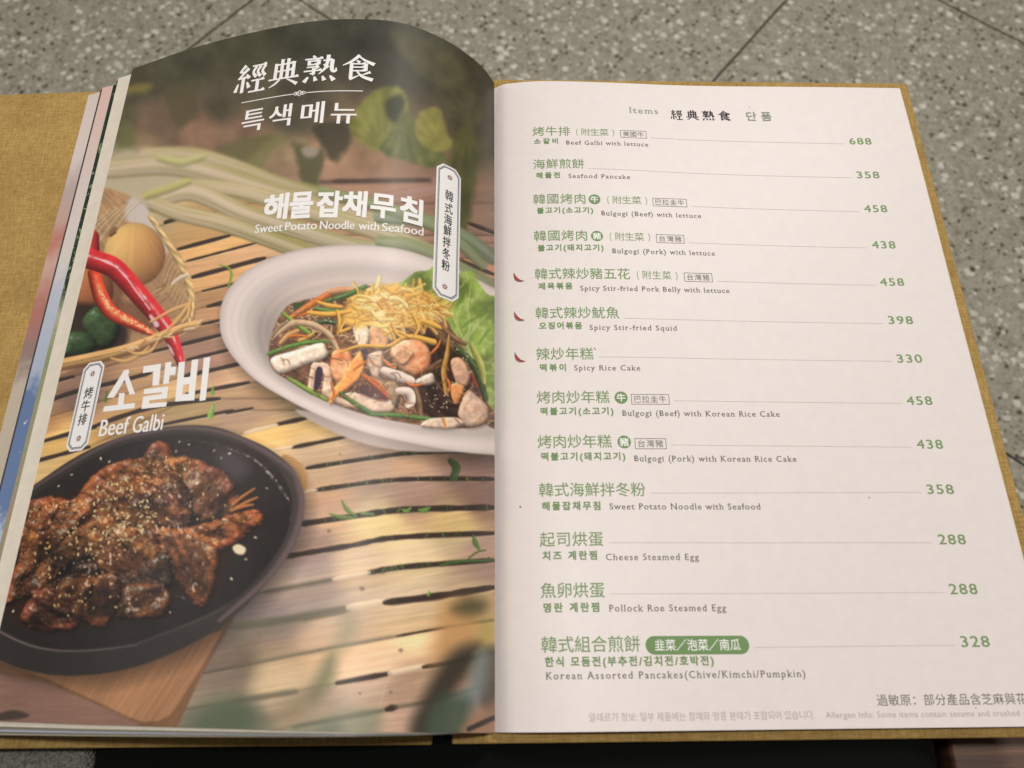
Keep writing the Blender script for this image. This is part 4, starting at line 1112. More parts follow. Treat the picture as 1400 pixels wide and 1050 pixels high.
RCUTS = np.concatenate([np.arange(0.002, 0.07, 0.0025), np.arange(0.07, 0.21, 0.008)])
def rput(name, parts, mats, parent): return put(name, parts, mats, parent, right_pt, 0.00006, RCUTS)

def poly(pts, m=0):
    return (np.array(pts, float), [tuple(range(len(pts)))], m)

def rect(x0, x1, y0, y1, m=0):
    return poly([(x0, y0), (x1, y0), (x1, y1), (x0, y1)], m)

def ring(pts_out, pts_in, m=0):
    n = len(pts_out)
    v = np.array(list(pts_out) + list(pts_in), float)
    return (v, [(i, (i + 1) % n, n + (i + 1) % n, n + i) for i in range(n)], m)

def circle(cx, cy, r, n=32, m=0):
    return poly([(cx + r * math.cos(2 * math.pi * k / n), cy + r * math.sin(2 * math.pi * k / n)) for k in range(n)], m)

# the four heading characters in a bookish style: thin level strokes with a wedge at the end, heavy uprights, tapering slants
SONG = {
    '典': (('V', 22, 84, 31), ('V', 78, 84, 31), ('H', 22, 80, 81), ('V', 41, 97, 31), ('V', 60, 97, 31), ('H', 22, 78, 57), ('H', 2, 98, 30), ('S', ((38, 27), (24, 13), (6, 3)), (5, 5, 2)), ('S', ((60, 26), (78, 15), (94, 4)), (2, 5, 9))),
    '食': (('S', ((52, 98), (30, 75), (2, 58)), (9, 7, 2)), ('S', ((50, 94), (70, 77), (98, 63)), (3, 6, 10)), ('S', ((44, 77), (54, 69)), (4, 8)), ('V', 29, 66, 6), ('H', 29, 74, 64), ('V', 73, 64, 36), ('H', 29, 73, 51), ('H', 29, 73, 37),
           ('S', ((26, 4), (40, 11), (54, 19)), (8, 5, 2)), ('S', ((88, 33), (76, 27), (64, 21)), (8, 5, 2)), ('S', ((46, 36), (64, 15), (96, 3)), (3, 7, 10))),
    '熟': (('S', ((26, 99), (33, 90)), (4, 8)), ('H', 2, 58, 87), ('V', 16, 80, 64), ('V', 45, 80, 64), ('H', 16, 46, 79), ('H', 16, 45, 66), ('H', 10, 48, 57), ('S', ((47, 57), (36, 48)), (6, 3)), ('V', 32, 50, 29), ('S', ((34, 29), (20, 35)), (6, 2)), ('H', 2, 58, 43),
           ('S', ((73, 98), (71, 70), (64, 46), (48, 29)), (9, 8, 6, 2)), ('H', 58, 88, 78), ('S', ((86, 80), (85, 52), (89, 38), (98, 38), (98, 50)), (9, 9, 8, 6, 2)), ('S', ((60, 64), (75, 51)), (3, 9)),
           ('S', ((17, 21), (6, 3)), (5, 10)), ('S', ((36, 21), (41, 5)), (4, 10)), ('S', ((60, 21), (67, 5)), (4, 10)), ('S', ((82, 21), (95, 4)), (4, 11))),
    '經': (('S', ((28, 99), (10, 79)), (9, 4)), ('S', ((9, 80), (28, 76)), (4, 6)), ('S', ((38, 88), (8, 56)), (9, 4)), ('S', ((7, 57), (42, 60)), (4, 6)), ('S', ((34, 68), (44, 54)), (4, 9)), ('V', 25, 54, 8), ('S', ((10, 40), (3, 14)), (4, 9)), ('S', ((38, 42), (47, 22)), (4, 9)),
           ('H', 50, 97, 92), ('S', ((64, 89), (55, 71), (66, 54)), (7, 6, 8)), ('S', ((78, 89), (69, 71), (80, 54)), (7, 6, 8)), ('S', ((93, 89), (84, 71), (95, 54)), (7, 6, 8)), ('H', 52, 95, 43), ('V', 73, 43, 8), ('H', 47, 100, 7)),
}
def song(ch):
    out = []
    for st in SONG[ch]:
        if st[0] == 'H':
            _, x0, x1, y = st
            out.append(poly([(x0, y - 2.7), (x1, y - 2.7), (x1 - 2, y + 4.5), (x1 - 6, y + 7.5), (x1 - 14, y + 2.7), (x0, y + 2.7)]))
        elif st[0] == 'V':
            _, x, y0, y1 = st
            out.append(poly([(x - 5.4, y1), (x + 5.4, y1 + 1), (x + 5.4, y0 - 1), (x + 8, y0 + 1), (x - 5.4, y0 + 4)]))
        else:
            P = np.array(st[1], float); W = np.array(st[2], float) / 2 * 1.35
            t0 = np.linspace(0, 1, len(P)); t = np.linspace(0, 1, 10 if len(P) > 2 else 4)
            if len(P) > 2:
                Q = spl(P, 5, False); tq = np.linspace(0, 1, len(Q)); Q = np.stack([np.interp(t, tq, Q[:, 0]), np.interp(t, tq, Q[:, 1])], 1)
            else:
                Q = np.stack([np.interp(t, t0, P[:, 0]), np.interp(t, t0, P[:, 1])], 1)
            w = np.interp(t, t0, W)
            d = np.gradient(Q, axis=0); d /= np.linalg.norm(d, axis=1)[:, None]
            nn = np.stack([-d[:, 1], d[:, 0]], 1) * w[:, None]
            m = len(t)
            out.append((np.concatenate([Q + nn, Q - nn]), [(k, k + 1, m + k + 1, m + k) for k in range(m - 1)], 0))
    return out

# ------------------------------------------------------------------ the setting
me = grid_mesh('floor', np.stack(np.meshgrid(np.linspace(-4, 4, 9), np.linspace(-3, 6, 10), [FLOOR_Z], indexing='ij'), -1)[:, :, 0])
floor = link('floor', me, TERRAZZO)
tag(floor, 'grey terrazzo floor of large tiles with pale and dark stone chips', 'floor', kind='structure')
if me.polygons[0].normal.z < 0: me.flip_normals()
# tile joints, 0.6 m apart, on the diagonal
bm = bmesh.new()
k3 = (FLOOR_Z - CZ) / (-0.45 - CZ)
def on_floor(x, y): return (CX + (x - CX) * k3, CY + (y - CY) * k3)
a0, a1 = on_floor(-0.3188, 0.8733), on_floor(-0.3792, 0.7951)
c0, c1 = on_floor(0.3965, 0.8852), on_floor(0.284, 0.7448)
b0, b1 = on_floor(-0.2564, 0.8743), on_floor(-0.2104, 0.8422)
du = Vector((c0[0] - c1[0], c0[1] - c1[1], 0)).normalized()
dv = Vector((du.y, -du.x, 0))
pa, pc, pb = Vector(a0 + (0,)), Vector(c0 + (0,)), Vector(b0 + (0,))
gap = (pc - pa).dot(dv)
w = 0.0016
def joint(p, d, half):
    n = Vector((-d.y, d.x, 0)) * w
    q = [p - d * half - n, p + d * half - n, p + d * half + n, p - d * half + n]
    bm.faces.new([bm.verts.new((v.x, v.y, FLOOR_Z + 0.0004)) for v in q])
for i in range(-4, 6):
    joint(pa + dv * (gap * i), du, 4)
gb = abs(gap)
for i in range(-5, 6):
    # the cross joints stop at each long joint's side, drawn a hair lower
    n0 = pb + du * (gb * i)
    n = Vector((-dv.y, dv.x, 0)) * w
    q = [n0 - dv * 4 - n, n0 + dv * 4 - n, n0 + dv * 4 + n, n0 - dv * 4 + n]
    bm.faces.new([bm.verts.new((v.x, v.y, FLOOR_Z + 0.0002)) for v in q])
jo = bm_obj('floor_joints', bm, JOINT, floor, smooth=False)

# ------------------------------------------------------------------ what the menu lies on
def m_cloth(name, col, scale, bump):
    m = mat(name, col, 0.9, 0.15)
    k = NT(m)
    c = k.n('ShaderNodeTexCoord')
    n1 = k.n('ShaderNodeTexNoise', i_Scale=scale, i_Detail=4)
    k.l(c, 'Object', n1, 'Vector')
    k.bump(n1, 0, bump, 0.001)
    return m
BLACKCLOTH = m_cloth('black_upholstery', srgb(9, 10, 9), 900, 0.4)
st = empty('stool', (0.0, 0.1, FLOOR_Z))
tag(st, 'black upholstered stool seat directly beneath the open menu', 'stool')
def to_local(bm, o):
    for v in bm.verts: v.co -= Vector(o.location)
def board_z(x):
    """underside height of the open cover at x"""
    return -0.0082 if x > -0.02 else -0.0094 + (x + 0.022) * 0.0583
nx, ny = 41, 31
X, Y = np.meshgrid(np.linspace(-0.152, 0.168, nx), np.linspace(-0.11, 0.285, ny), indexing='ij')
Zc = np.vectorize(board_z)(X) - 0.0008
ed = np.minimum(np.minimum(X + 0.152, 0.168 - X), np.minimum(Y + 0.11, 0.285 - Y))
Zc = Zc - 0.012 * np.clip(1 - ed / 0.014, 0, 1) ** 2
Zc = Zc - 0.010 * np.clip((-Y) / 0.11, 0, 1)
me = slab_mesh('seat_cushion', np.stack([X, Y, Zc], -1), 0.07)
me.transform(Matrix.Translation(-st.location))
link('seat_cushion', me, BLACKCLOTH, st)
bm = bmesh.new(); box_bm(bm, (-0.14, -0.10, FLOOR_Z + 0.001), (0.156, 0.275, -0.099), 0.004); to_local(bm, st)
bm_obj('stool_base', bm, BLACKCLOTH, st)

def m_leather():
    m = mat('grey_grained_leather', srgb(92, 90, 82), 0.42, 0.5)
    k = NT(m)
    c = k.n('ShaderNodeTexCoord')
    v = k.n('ShaderNodeTexVoronoi', i_Scale=1000)
    n1 = k.n('ShaderNodeTexNoise', i_Scale=700, i_Detail=4)
    k.l(c, 'Object', v, 'Vector'); k.l(c, 'Object', n1, 'Vector')
    ad = k.n('ShaderNodeMath', operation='ADD'); k.l(v, 0, ad, 0); k.l(n1, 0, ad, 1)
    r = k.ramp(n1, 0, [(0.3, srgb(100, 98, 90)), (0.7, srgb(156, 154, 145))])
    k.l(r, 0, k.b, 'Base Color')
    k.bump(ad, 0, 0.9, 0.0012)
    return m
bm = bmesh.new()
box_bm(bm, (-0.46, -0.30, FLOOR_Z + 0.001), (-0.1535, 0.02, -0.030), 0.004, 3)
bn = bm_obj('bench', bm, m_leather())
tag(bn, 'grey grained leather bench corner below the left end of the cover', 'bench')

def m_wood():
    m = mat('brown_wood', srgb(92, 62, 44), 0.5, 0.4)
    k = NT(m)
    c = k.n('ShaderNodeTexCoord')
    mp = k.n('ShaderNodeMapping'); mp.inputs['Scale'].default_value = (18, 420, 90)
    k.l(c, 'Object', mp, 0)
    n1 = k.n('ShaderNodeTexNoise', i_Scale=1, i_Detail=6, i_Roughness=0.6)
    k.l(mp, 0, n1, 'Vector')
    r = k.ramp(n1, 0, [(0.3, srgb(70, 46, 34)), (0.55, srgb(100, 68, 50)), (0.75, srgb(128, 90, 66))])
    k.l(r, 0, k.b, 'Base Color')
    k.bump(n1, 0, 0.3, 0.0005)
    return m
WOODM = m_wood()
tb = empty('wooden_box', (0.3, -0.1, FLOOR_Z))
tag(tb, 'dark brown wooden box seat below the right end of the cover', 'wooden box')
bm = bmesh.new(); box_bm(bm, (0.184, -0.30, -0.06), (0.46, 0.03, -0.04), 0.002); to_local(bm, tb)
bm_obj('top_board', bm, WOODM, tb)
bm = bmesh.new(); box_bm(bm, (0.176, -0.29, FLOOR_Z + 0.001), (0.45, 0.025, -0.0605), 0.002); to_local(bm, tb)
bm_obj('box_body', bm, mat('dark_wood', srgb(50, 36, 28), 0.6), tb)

# ------------------------------------------------------------------ the menu
menu = empty('menu_book', (0, 0.15, -0.0094))
tag(menu, 'open restaurant menu with mustard linen cover, food photo page left and price list page right', 'menu')
MO = Vector(menu.location)
# the children are written in world metres; the menu's own offset is taken out by the parent inverse
def child(o):
    o.matrix_parent_inverse = Matrix.Translation(-MO)
    return o

def board(name, x0, x1, z0, z1, y0, y1, th=0.003):
    bm = bmesh.new()
    box_bm(bm, (x0, y0, -th), (x1, y1, 0), 0.0007, 3)
    bmesh.ops.subdivide_edges(bm, edges=[e for e in bm.edges if abs(e.verts[0].co.x - e.verts[1].co.x) > 0.1], cuts=3)
    for v in bm.verts:
        v.co.z += z0 + (z1 - z0) * (v.co.x - x0) / (x1 - x0)
    return child(bm_obj(name, bm, COVER, menu))
cr = board('cover_board', -0.0150, 0.2152, -0.0052, -0.0052, -0.0038, 0.3058)
cl = board('cover_board', -0.2620, -0.0222, -0.0204, -0.0064, -0.0040, 0.3068)
bm = bmesh.new(); box_bm(bm, (-0.0240, -0.0030, -0.0112), (-0.0135, 0.3050, -0.0096), 0.0004)
child(bm_obj('spine_strip', bm, SPINE, menu))

# right hand pages: two sheets lower in the pile, then the printed price list
def right_sheet(name, x1, y0, y1, dz, m, th=0.00025, nyy=44):
    xs = np.concatenate([np.linspace(RP[0, 0], 0.07, 40), np.linspace(0.073, x1, 40)])
    P = np.zeros((len(xs), nyy, 3))
    for j, y in enumerate(np.linspace(y0, y1, nyy)):
        P[:, j] = right_pt(xs, np.full(len(xs), y), dz)
    me = slab_mesh(name, P, th)
    return child(link(name, me, m, menu))
right_sheet('loose_page', 0.2086, 0.0006, 0.2986, -0.0022, PAPER_EDGE, 0.0004)
right_sheet('loose_page', 0.2079, 0.0008, 0.2980, -0.0012, PAPER_EDGE, 0.0004)
rpage = right_sheet('price_list_page', 0.2066, 0.0, PH, 0.0, PAPER, 0.0003)
tag(rpage, 'pale pinkish white page listing dishes in green with prices')

# left hand pages
def left_strip(name, s0, s1, y0, shear, depth, m, th=0.00025, ny2=24):
    ss = np.concatenate([np.linspace(s0, 0.09, 60), np.linspace(0.092, s1, 60)])
    P = np.zeros((len(ss), ny2, 3))
    for j, t in enumerate(np.linspace(0, PH, ny2)):
        q = left_pt(ss, np.zeros(len(ss)), -depth)
        q[:, 1] = y0 + t + shear * np.interp(ss, LU, LC[:, 2])
        P[:, j] = q
    me = slab_mesh(name, P, th)
    return child(link(name, me, m, menu))
def s_at(x): return float(np.interp(-x, -LC[:, 0], LU))

def m_strip(name, stops, noise=0.3, scale=300, spots=None, thr=0.62):
    """colour bands running down a page margin, broken up by a printed texture"""
    m = mat(name, (0.5, 0.5, 0.5, 1), 0.4, 0.4)
    k = NT(m)
    c = k.n('ShaderNodeTexCoord')
    sp = k.n('ShaderNodeSeparateXYZ'); k.l(c, 'Object', sp, 0)
    dv = k.n('ShaderNodeMath', operation='DIVIDE', i_1=0.30); k.l(sp, 1, dv, 0)
    nz = k.n('ShaderNodeTexNoise', i_Scale=scale, i_Detail=4); k.l(c, 'Object', nz, 'Vector')
    mu = k.n('ShaderNodeMath', operation='MULTIPLY_ADD', i_1=noise * 0.1, i_2=-noise * 0.05); k.l(nz, 0, mu, 0)
    ad = k.n('ShaderNodeMath', operation='ADD'); k.l(dv, 0, ad, 0); k.l(mu, 0, ad, 1)
    r = k.ramp(ad, 0, stops)
    cur, co = r, 0
    if spots:
        r2 = k.ramp(nz, 0, [(thr - 0.03, (0, 0, 0, 1)), (thr + 0.03, (1, 1, 1, 1))])
        mm = k.mix(r2, 0, r, 0, spots, None)
        cur, co = mm, 2
    k.l(cur, co, k.b, 'Base Color')
    return m
g_ = lambda *c: srgb(*c)
M_C = m_strip('lowest_page_print', [(0.0, g_(196, 184, 160)), (0.46, g_(200, 186, 166)), (0.50, g_(150, 128, 120)), (0.58, g_(186, 118, 106)), (0.66, g_(214, 176, 160)),
                                    (0.70, g_(200, 128, 114)), (0.74, g_(205, 170, 158)), (0.80, g_(196, 176, 170)), (0.86, g_(228, 214, 206)), (1.0, g_(226, 212, 202))], 0.6, 160)
M_E = mat('dark_page_edge', g_(60, 52, 54), 0.5)
M_B = m_strip('wave_page_print', [(0.0, g_(190, 194, 202)), (0.20, g_(156, 174, 202)), (0.25, g_(190, 200, 214)), (0.27, g_(104, 128, 170)), (0.44, g_(100, 124, 168)),
                                  (0.47, g_(176, 188, 208)), (0.60, g_(196, 200, 212)), (0.66, g_(226, 218, 208)), (0.80, g_(228, 212, 204)), (0.98, g_(232, 196, 184))], 0.7, 220, g_(222, 218, 214), 0.72)
M_D = m_strip('leaf_page_print', [(0.0, g_(150, 140, 120)), (0.30, g_(168, 150, 120)), (0.50, g_(150, 156, 110)), (0.56, g_(190, 186, 160)), (0.60, g_(36, 52, 38)), (1.0, g_(40, 56, 40))], 0.6, 420, g_(132, 158, 112), 0.60)
for nm, xe, sh, dep, m, lab in (('loose_page', -0.2075, 0.20, 0.0036, M_C, 'lowest loose page showing grey, pink and red print at its margin'),
                                ('loose_page', -0.2003, 0.32, 0.0031, M_E, 'thin dark edged loose page'),
                                ('loose_page', -0.1988, 0.38, 0.0026, M_B, 'loose page printed pink at the top and with blue waves lower down'),
                                ('loose_page', -0.1918, 0.55, 0.0020, M_D, 'loose page with dark green leaf print at its margin'),
                                ('loose_page', -0.1886, 0.70, 0.0012, PAPER_EDGE, 'plain cream margin of the page under the photo page')):
    o = left_strip(nm, 0.004, s_at(xe), 0.0, sh, dep, m)
    tag(o, lab)

# the photo page: backing sheet and the printed sheet on it
photo_back = left_strip('page_backing', 0.0005, LW, 0.0, 1.0, 0.00022, PAPER_EDGE, 0.0002)
NS, NTT = 760, 1000
ss = np.linspace(0.0, LW, NS); tt = np.linspace(0.0, PH, NTT)
SS, TT = np.meshgrid(ss, tt, indexing='ij')
P = left_pt(SS, TT)
me = grid_mesh('photo_page', P)
if me.polygons[1000].normal.z < 0: me.flip_normals()
U, V_ = to_px(P)
rgb = sample_print(U, V_)
att = me.color_attributes.new('print', 'FLOAT_COLOR', 'POINT')
lin = np.where(rgb <= 0.04045, rgb / 12.92, ((rgb + 0.055) / 1.055) ** 2.4) * np.array(INK_GAIN)
buf = np.ones((NS * NTT, 4), np.float32); buf[:, :3] = lin.reshape(-1, 3)
att.data.foreach_set('color', buf.ravel())
PRINT = mat('glossy_print', (0.5, 0.5, 0.5, 1), 0.45, 0.36)
k = NT(PRINT)
at = k.n('ShaderNodeAttribute', attribute_name='print')
k.l(at, 'Color', k.b, 'Base Color')
nz = k.n('ShaderNodeTexNoise', i_Scale=60, i_Detail=3)
tc = k.n('ShaderNodeTexCoord'); k.l(tc, 'Object', nz, 'Vector')
k.bump(nz, 0, 0.10, 0.001)
ppage = child(link('photo_page', me, PRINT, menu))
tag(ppage, 'glossy arched page with a printed photo of beef on an iron pan and a bowl of seafood noodles')

# ------------------------------------------------------------------ price list lettering
mm_ = 0.001
ROWS = [  # title, title right, y, extra, badge, origin, price, price y, (korean, x0, x1, y), (english, x0, x1, y), chili
    ('烤牛排', 37.0, 265.3, ('附生菜', 39.6, 59.0), None, ('美國牛', 61.6, 74.4), '688', 262.5, ('소갈비', 19.5, 30.8, 259.3), ('Beef Galbi with lettuce', 35.0, 74.7, 258.6), 0),
    ('海鮮煎餅', 42.9, 245.7, None, None, None, '358', 242.3, ('해물전', 20.1, 31.1, 239.1), ('Seafood Pancake', 35.3, 64.4, 238.8), 0),
    ('韓國烤肉', 42.6, 225.6, ('附生菜', 52.4, 72.0), ('牛', 46.9), ('巴拉圭牛', 74.2, 90.4), '458', 223.0, ('불고기(소고기)', 20.0, 45.7, 219.3), ('Bulgogi (Beef) with lettuce', 49.7, 96.3, 217.9), 0),
    ('韓國烤肉', 42.4, 205.5, ('附生菜', 52.4, 71.8), ('豬', 47.0), ('台灣豬', 74.2, 87.2), '438', 203.2, ('불고기(돼지고기)', 19.9, 49.4, 199.1), ('Bulgogi (Pork) with lettuce', 53.6, 100.5, 197.7), 0),
    ('韓式辣炒豬五花', 60.7, 185.6, ('附生菜', 63.4, 82.6), None, ('台灣豬', 85.2, 98.0), '458', 183.6, ('제육볶음', 19.7, 34.6, 179.4), ('Spicy Stir-fried Pork Belly with lettuce', 38.2, 104.9, 178.4), 1),
    ('韓式辣炒魷魚', 54.6, 166.1, None, None, None, '398', 164.3, ('오징어볶음', 19.6, 38.0, 159.9), ('Spicy Stir-fried Squid', 41.4, 79.3, 159.2), 1),
    ('辣炒年糕', 42.4, 146.5, None, None, None, '330', 145.6, ('떡볶이', 19.5, 30.3, 140.2), ('Spicy Rice Cake', 34.0, 61.9, 140.2), 1),
    ('烤肉炒年糕', 48.1, 126.7, None, ('牛', 53.0), ('巴拉圭牛', 57.2, 73.2), '458', 126.0, ('떡불고기(소고기)', 19.3, 49.2, 120.5), ('Bulgogi (Beef) with Korean Rice Cake', 53.1, 118.9, 119.8), 0),
    ('烤肉炒年糕', 47.8, 107.3, None, ('豬', 53.0), ('台灣豬', 57.3, 70.2), '438', 106.6, ('떡불고기(돼지고기)', 19.1, 52.8, 101.0), ('Bulgogi (Pork) with Korean Rice Cake', 56.6, 122.9, 100.3), 0),
    ('韓式海鮮拌冬粉', 60.0, 87.2, None, None, None, '358', 87.5, ('해물잡채무침', 18.9, 41.6, 80.7), ('Sweet Potato Noodle with Seafood', 45.4, 105.3, 80.6), 0),
    ('起司烘蛋', 42.1, 67.6, None, None, None, '288', 67.3, ('치즈 계란찜', 18.7, 39.2, 61.4), ('Cheese Steamed Egg', 42.8, 78.6, 60.9), 0),
    ('魚卵烘蛋', 41.5, 48.4, None, None, None, '288', 48.3, ('명란 계란찜', 18.5, 39.0, 42.2), ('Pollock Roe Steamed Egg', 42.8, 86.8, 42.0), 0),
    ('韓式組合煎餅', 53.4, 29.1, None, None, None, '328', 29.2, ('한식 모둠전(부추전/김치전/호박전)', 18.5, 80.0, 23.2), ('Korean Assorted Pancakes(Chive/Kimchi/Pumpkin)', 18.7, 113.4, 18.7), 0),
]
def R_(name, parts, mats):
    o = rput(name, [(v * mm_, f, m) for v, f, m in parts], mats, rpage)
    return o
TX0 = [18.9, 18.8, 18.4, 18.3, 18.3, 18.2, 18.1, 17.9, 17.8, 17.9, 17.7, 17.6, 17.4]
for i, (title, tr, y, extra, badge, origin, price, py, ko, en, chili) in enumerate(ROWS):
    R_('dish_name', line_of_text(title, TX0[i], tr, y, 6.1, weight=0.006), GREEN)
    right = tr
    if badge:
        ch, bx = badge
        v = circle(bx, y - 0.2, 2.75, 36, 0)
        c = fit(text_parts(ch, weight=0.018), bx - 1.85, bx + 1.85, y - 2.0, y + 1.6)
        R_('meat_badge', [v] + [(a, b, 1) for a, b, _ in c], [GREENB, WHITE])
        right = bx + 2.8
    if extra:
        tx, x0, x1 = extra
        p = line_of_text(tx, x0 + 3.0, x1 - 3.2, y - 0.35, 4.75, weight=0.0)
        for (xa, sg) in ((x0 + 1.0, 1), (x1 - 1.0, -1)):
            arc_o, arc_i = [], []
            for q in range(9):
                a = -0.9 + 1.8 * q / 8
                arc_o.append((xa + sg * (-0.55 + (1 - math.cos(a)) * 1.6), y - 0.5 + 2.2 * math.sin(a) / 0.78))
                arc_i.append((xa + sg * (-0.27 + (1 - math.cos(a)) * 1.6), y - 0.5 + 2.2 * math.sin(a) / 0.78))
            n = 9
            p.append((np.array(arc_o + arc_i), [(q, q + 1, n + q + 1, n + q) for q in range(n - 1)], 0))
        R_('garnish_note', p, GREEN)
        right = x1
    if origin:
        tx, x0, x1 = origin
        yb = y - 0.9
        o_ = [(x0, yb - 2.3), (x1, yb - 2.3), (x1, yb + 2.3), (x0, yb + 2.3)]
        e = 0.24
        i_ = [(x0 + e, yb - 2.3 + e), (x1 - e, yb - 2.3 + e), (x1 - e, yb + 2.3 - e), (x0 + e, yb + 2.3 - e)]
        R_('origin_tag', [ring(o_, i_)] + line_of_text(tx, x0 + 1.3, x1 - 1.3, yb, 3.45, weight=-0.004), GREY)
        right = x1
    if i == 12:
        x0, x1, yb, rr = 55.5, 94.2, y - 0.5, 3.25
        pts = [(x1 - rr + rr * math.cos(a), yb + rr * math.sin(a)) for a in np.linspace(-math.pi / 2, math.pi / 2, 14)] + \
              [(x0 + rr + rr * math.cos(a), yb + rr * math.sin(a)) for a in np.linspace(math.pi / 2, 3 * math.pi / 2, 14)]
        R_('flavour_pill', [poly(pts)] + [(a, b, 1) for a, b, _ in line_of_text('韭菜／泡菜／南瓜', x0 + 3.4, x1 - 3.4, yb, 4.3, weight=0.008)], [GREENB, WHITE])
        right = x1
    # dotted-looking fine rule up to the price
    px0 = 185.1 - 11.2
    yl0, yl1 = y - 2.6 + (1.2 if i > 5 else 0), py - 1.3 - (0.4 if i < 6 else 0)
    n = 14
    up = [(right + 2 + (px0 - 2.0 - right - 2) * q / n, yl0 + (yl1 - yl0) * q / n + 0.085) for q in range(n + 1)]
    dn = [(a, b - 0.17) for a, b in up]
    R_('leader_line', [(np.array(up + dn), [(q, q + 1, n + 2 + q, n + 1 + q) for q in range(n)], 0)], LINE)
    pr = text_parts(price, weight=0.012, spacing=1.14)
    R_('price', fit(pr, px0 + 0.5, 185.4, py - 2.0, py + 2.0), GREEN)
    R_('korean_name', line_of_text(ko[0], ko[1], ko[2], ko[3], 3.65, weight=0.036), GREENB)
    R_('english_name', line_of_text(en[0], en[1], en[2], en[3] - 0.1, 3.55, contrast=0.008, feet=True), GREY)
    if chili:
        cx, cy = 11.0, y - 1.0
        body = [(-2.1, 1.5), (-1.5, 1.55), (-0.9, 0.6), (-0.2, -0.3), (0.7, -1.2), (2.6, -1.95), (1.2, -2.15), (-0.2, -1.8), (-1.3, -0.9), (-2.0, 0.3)]
        stem = [(-2.15, 1.4), (-2.0, 2.5), (-1.8, 2.6), (-1.75, 1.9), (-1.4, 1.5)]
        shade = [(-2.1, 0.4), (-1.4, -0.95), (-0.25, -1.9), (1.2, -2.25), (2.7, -2.0), (1.2, -2.5), (-0.4, -2.2), (-1.6, -1.2)]
        R_('chili_icon', [poly([(cx + a, cy + b) for a, b in body]), poly([(cx + a, cy + b) for a, b in stem], 1), poly([(cx + a, cy + b) for a, b in shade], 1)], [REDINK, STEMINK])
R_('page_heading', [(a, b, 0) for a, b, _ in line_of_text('Items', 67.0, 81.0, 279.7, 5.4, weight=-0.006, contrast=0.014, feet=True)]
   + [(a, b, 1) for k_, c_ in enumerate('經典熟食') for a, b, _ in fit(song(c_), 87.4 + 8.0 * k_, 93.5 + 8.0 * k_, 274.6, 280.9)]
   + [(a, b, 0) for a, b, _ in line_of_text('단품', 125.6, 138.0, 277.5, 6.2, contrast=0.004)], [PALEGREEN, DARK])
R_('allergen_note', [(a, b, 0) for a, b, _ in line_of_text('過敏原：部分產品含芝麻與花生碎', 138.6, 203.0, 9.2, 4.2, weight=-0.004)]
   + [(a, b, 1) for a, b, _ in line_of_text('알레르기 정보: 일부 제품에는 참깨와 땅콩 분태가 포함되어 있습니다.', 33.6, 115.0, 4.6, 3.2, weight=-0.004)]
   + [(a, b, 1) for a, b, _ in line_of_text('Allergen Info: Some items contain sesame and crushed', 119.0, 190.4, 4.6, 3.0, weight=0.0)]
   + [(a, b, 1) for a, b, _ in line_of_text('peanuts', 192.0, 203.0, 4.5, 3.0, weight=0.0)], [GREY, FAINT])
# stray specks of dirt on the paper
SPECK = mat('dirt_speck', srgb(120, 84, 62), 0.7)
sp = []
for cx, cy, r in ((10.4, 80.8, 0.45), (43.0, 149.2, 0.3), (43.4, 148.6, 0.28), (128, 283.5, 0.28), (174.6, 6.3, 0.25), (150, 84, 0.3), (88, 205, 0.12)):
    R_('dirt_speck', [poly([(cx + r * random.uniform(0.7, 1.2) * math.cos(a), cy + r * random.uniform(0.7, 1.2) * math.sin(a)) for a in np.linspace(0, 5.6, 8)])], SPECK)

# ------------------------------------------------------------------ photo page lettering
LCUTS = np.arange(0.001, LW, 0.0011)
def lput(name, parts, mats, lift=0.00008): return put(name, parts, mats, ppage, left_pt_m, lift, None)
def left_pt_m(a, b, lift): return left_pt(a, b, lift)
def L_(name, parts, mats, lift=0.00008):
    # s grows to the left, so mirror while cutting
    return put(name, parts, mats, ppage, left_pt, lift, LCUTS)
def box_at(parts, u0, v0, u1, v1):
    """fit lettering to the printed box seen at u0..u1, v0..v1 (s runs leftwards, so x is mirrored)"""
    um, vm = (u0 + u1) / 2, (v0 + v1) / 2
    sc, tcn = px_left(um, vm)
    sa, _ = px_left(u0, vm); sb, _ = px_left(u1, vm)
    _, ta = px_left(um, v1); _, tb2 = px_left(um, v0)
    hw, hh = abs(sa - sb) / 2, abs(tb2 - ta) / 2
    q = fit(parts, -hw, hw, -hh, hh)
    return [(np.stack([sc - v[:, 0], tcn + v[:, 1]], 1), f, m) for v, f, m in q]
def px_poly(pts, m=0):
    return poly([px_left(*p) for p in pts], m)

p = []
for ch, b in zip('經典熟食', ((322, 87, 364, 126.5), (368.6, 80.5, 409, 118.5), (415, 75, 461, 112.5), (468, 74.5, 513, 111.5))):
    p += box_at(song(ch), *b)
L_('section_title', p, WHITE)
p = []
for ch, b in zip('특색메뉴', ((331, 150, 361, 179), (368, 143.5, 398, 173), (411.5, 139.5, 443, 169), (452.5, 141, 488, 169))):
    p += box_at(text_parts(ch, weight=0.002, contrast=0.016), *b)
L_('section_subtitle', p, WHITE)
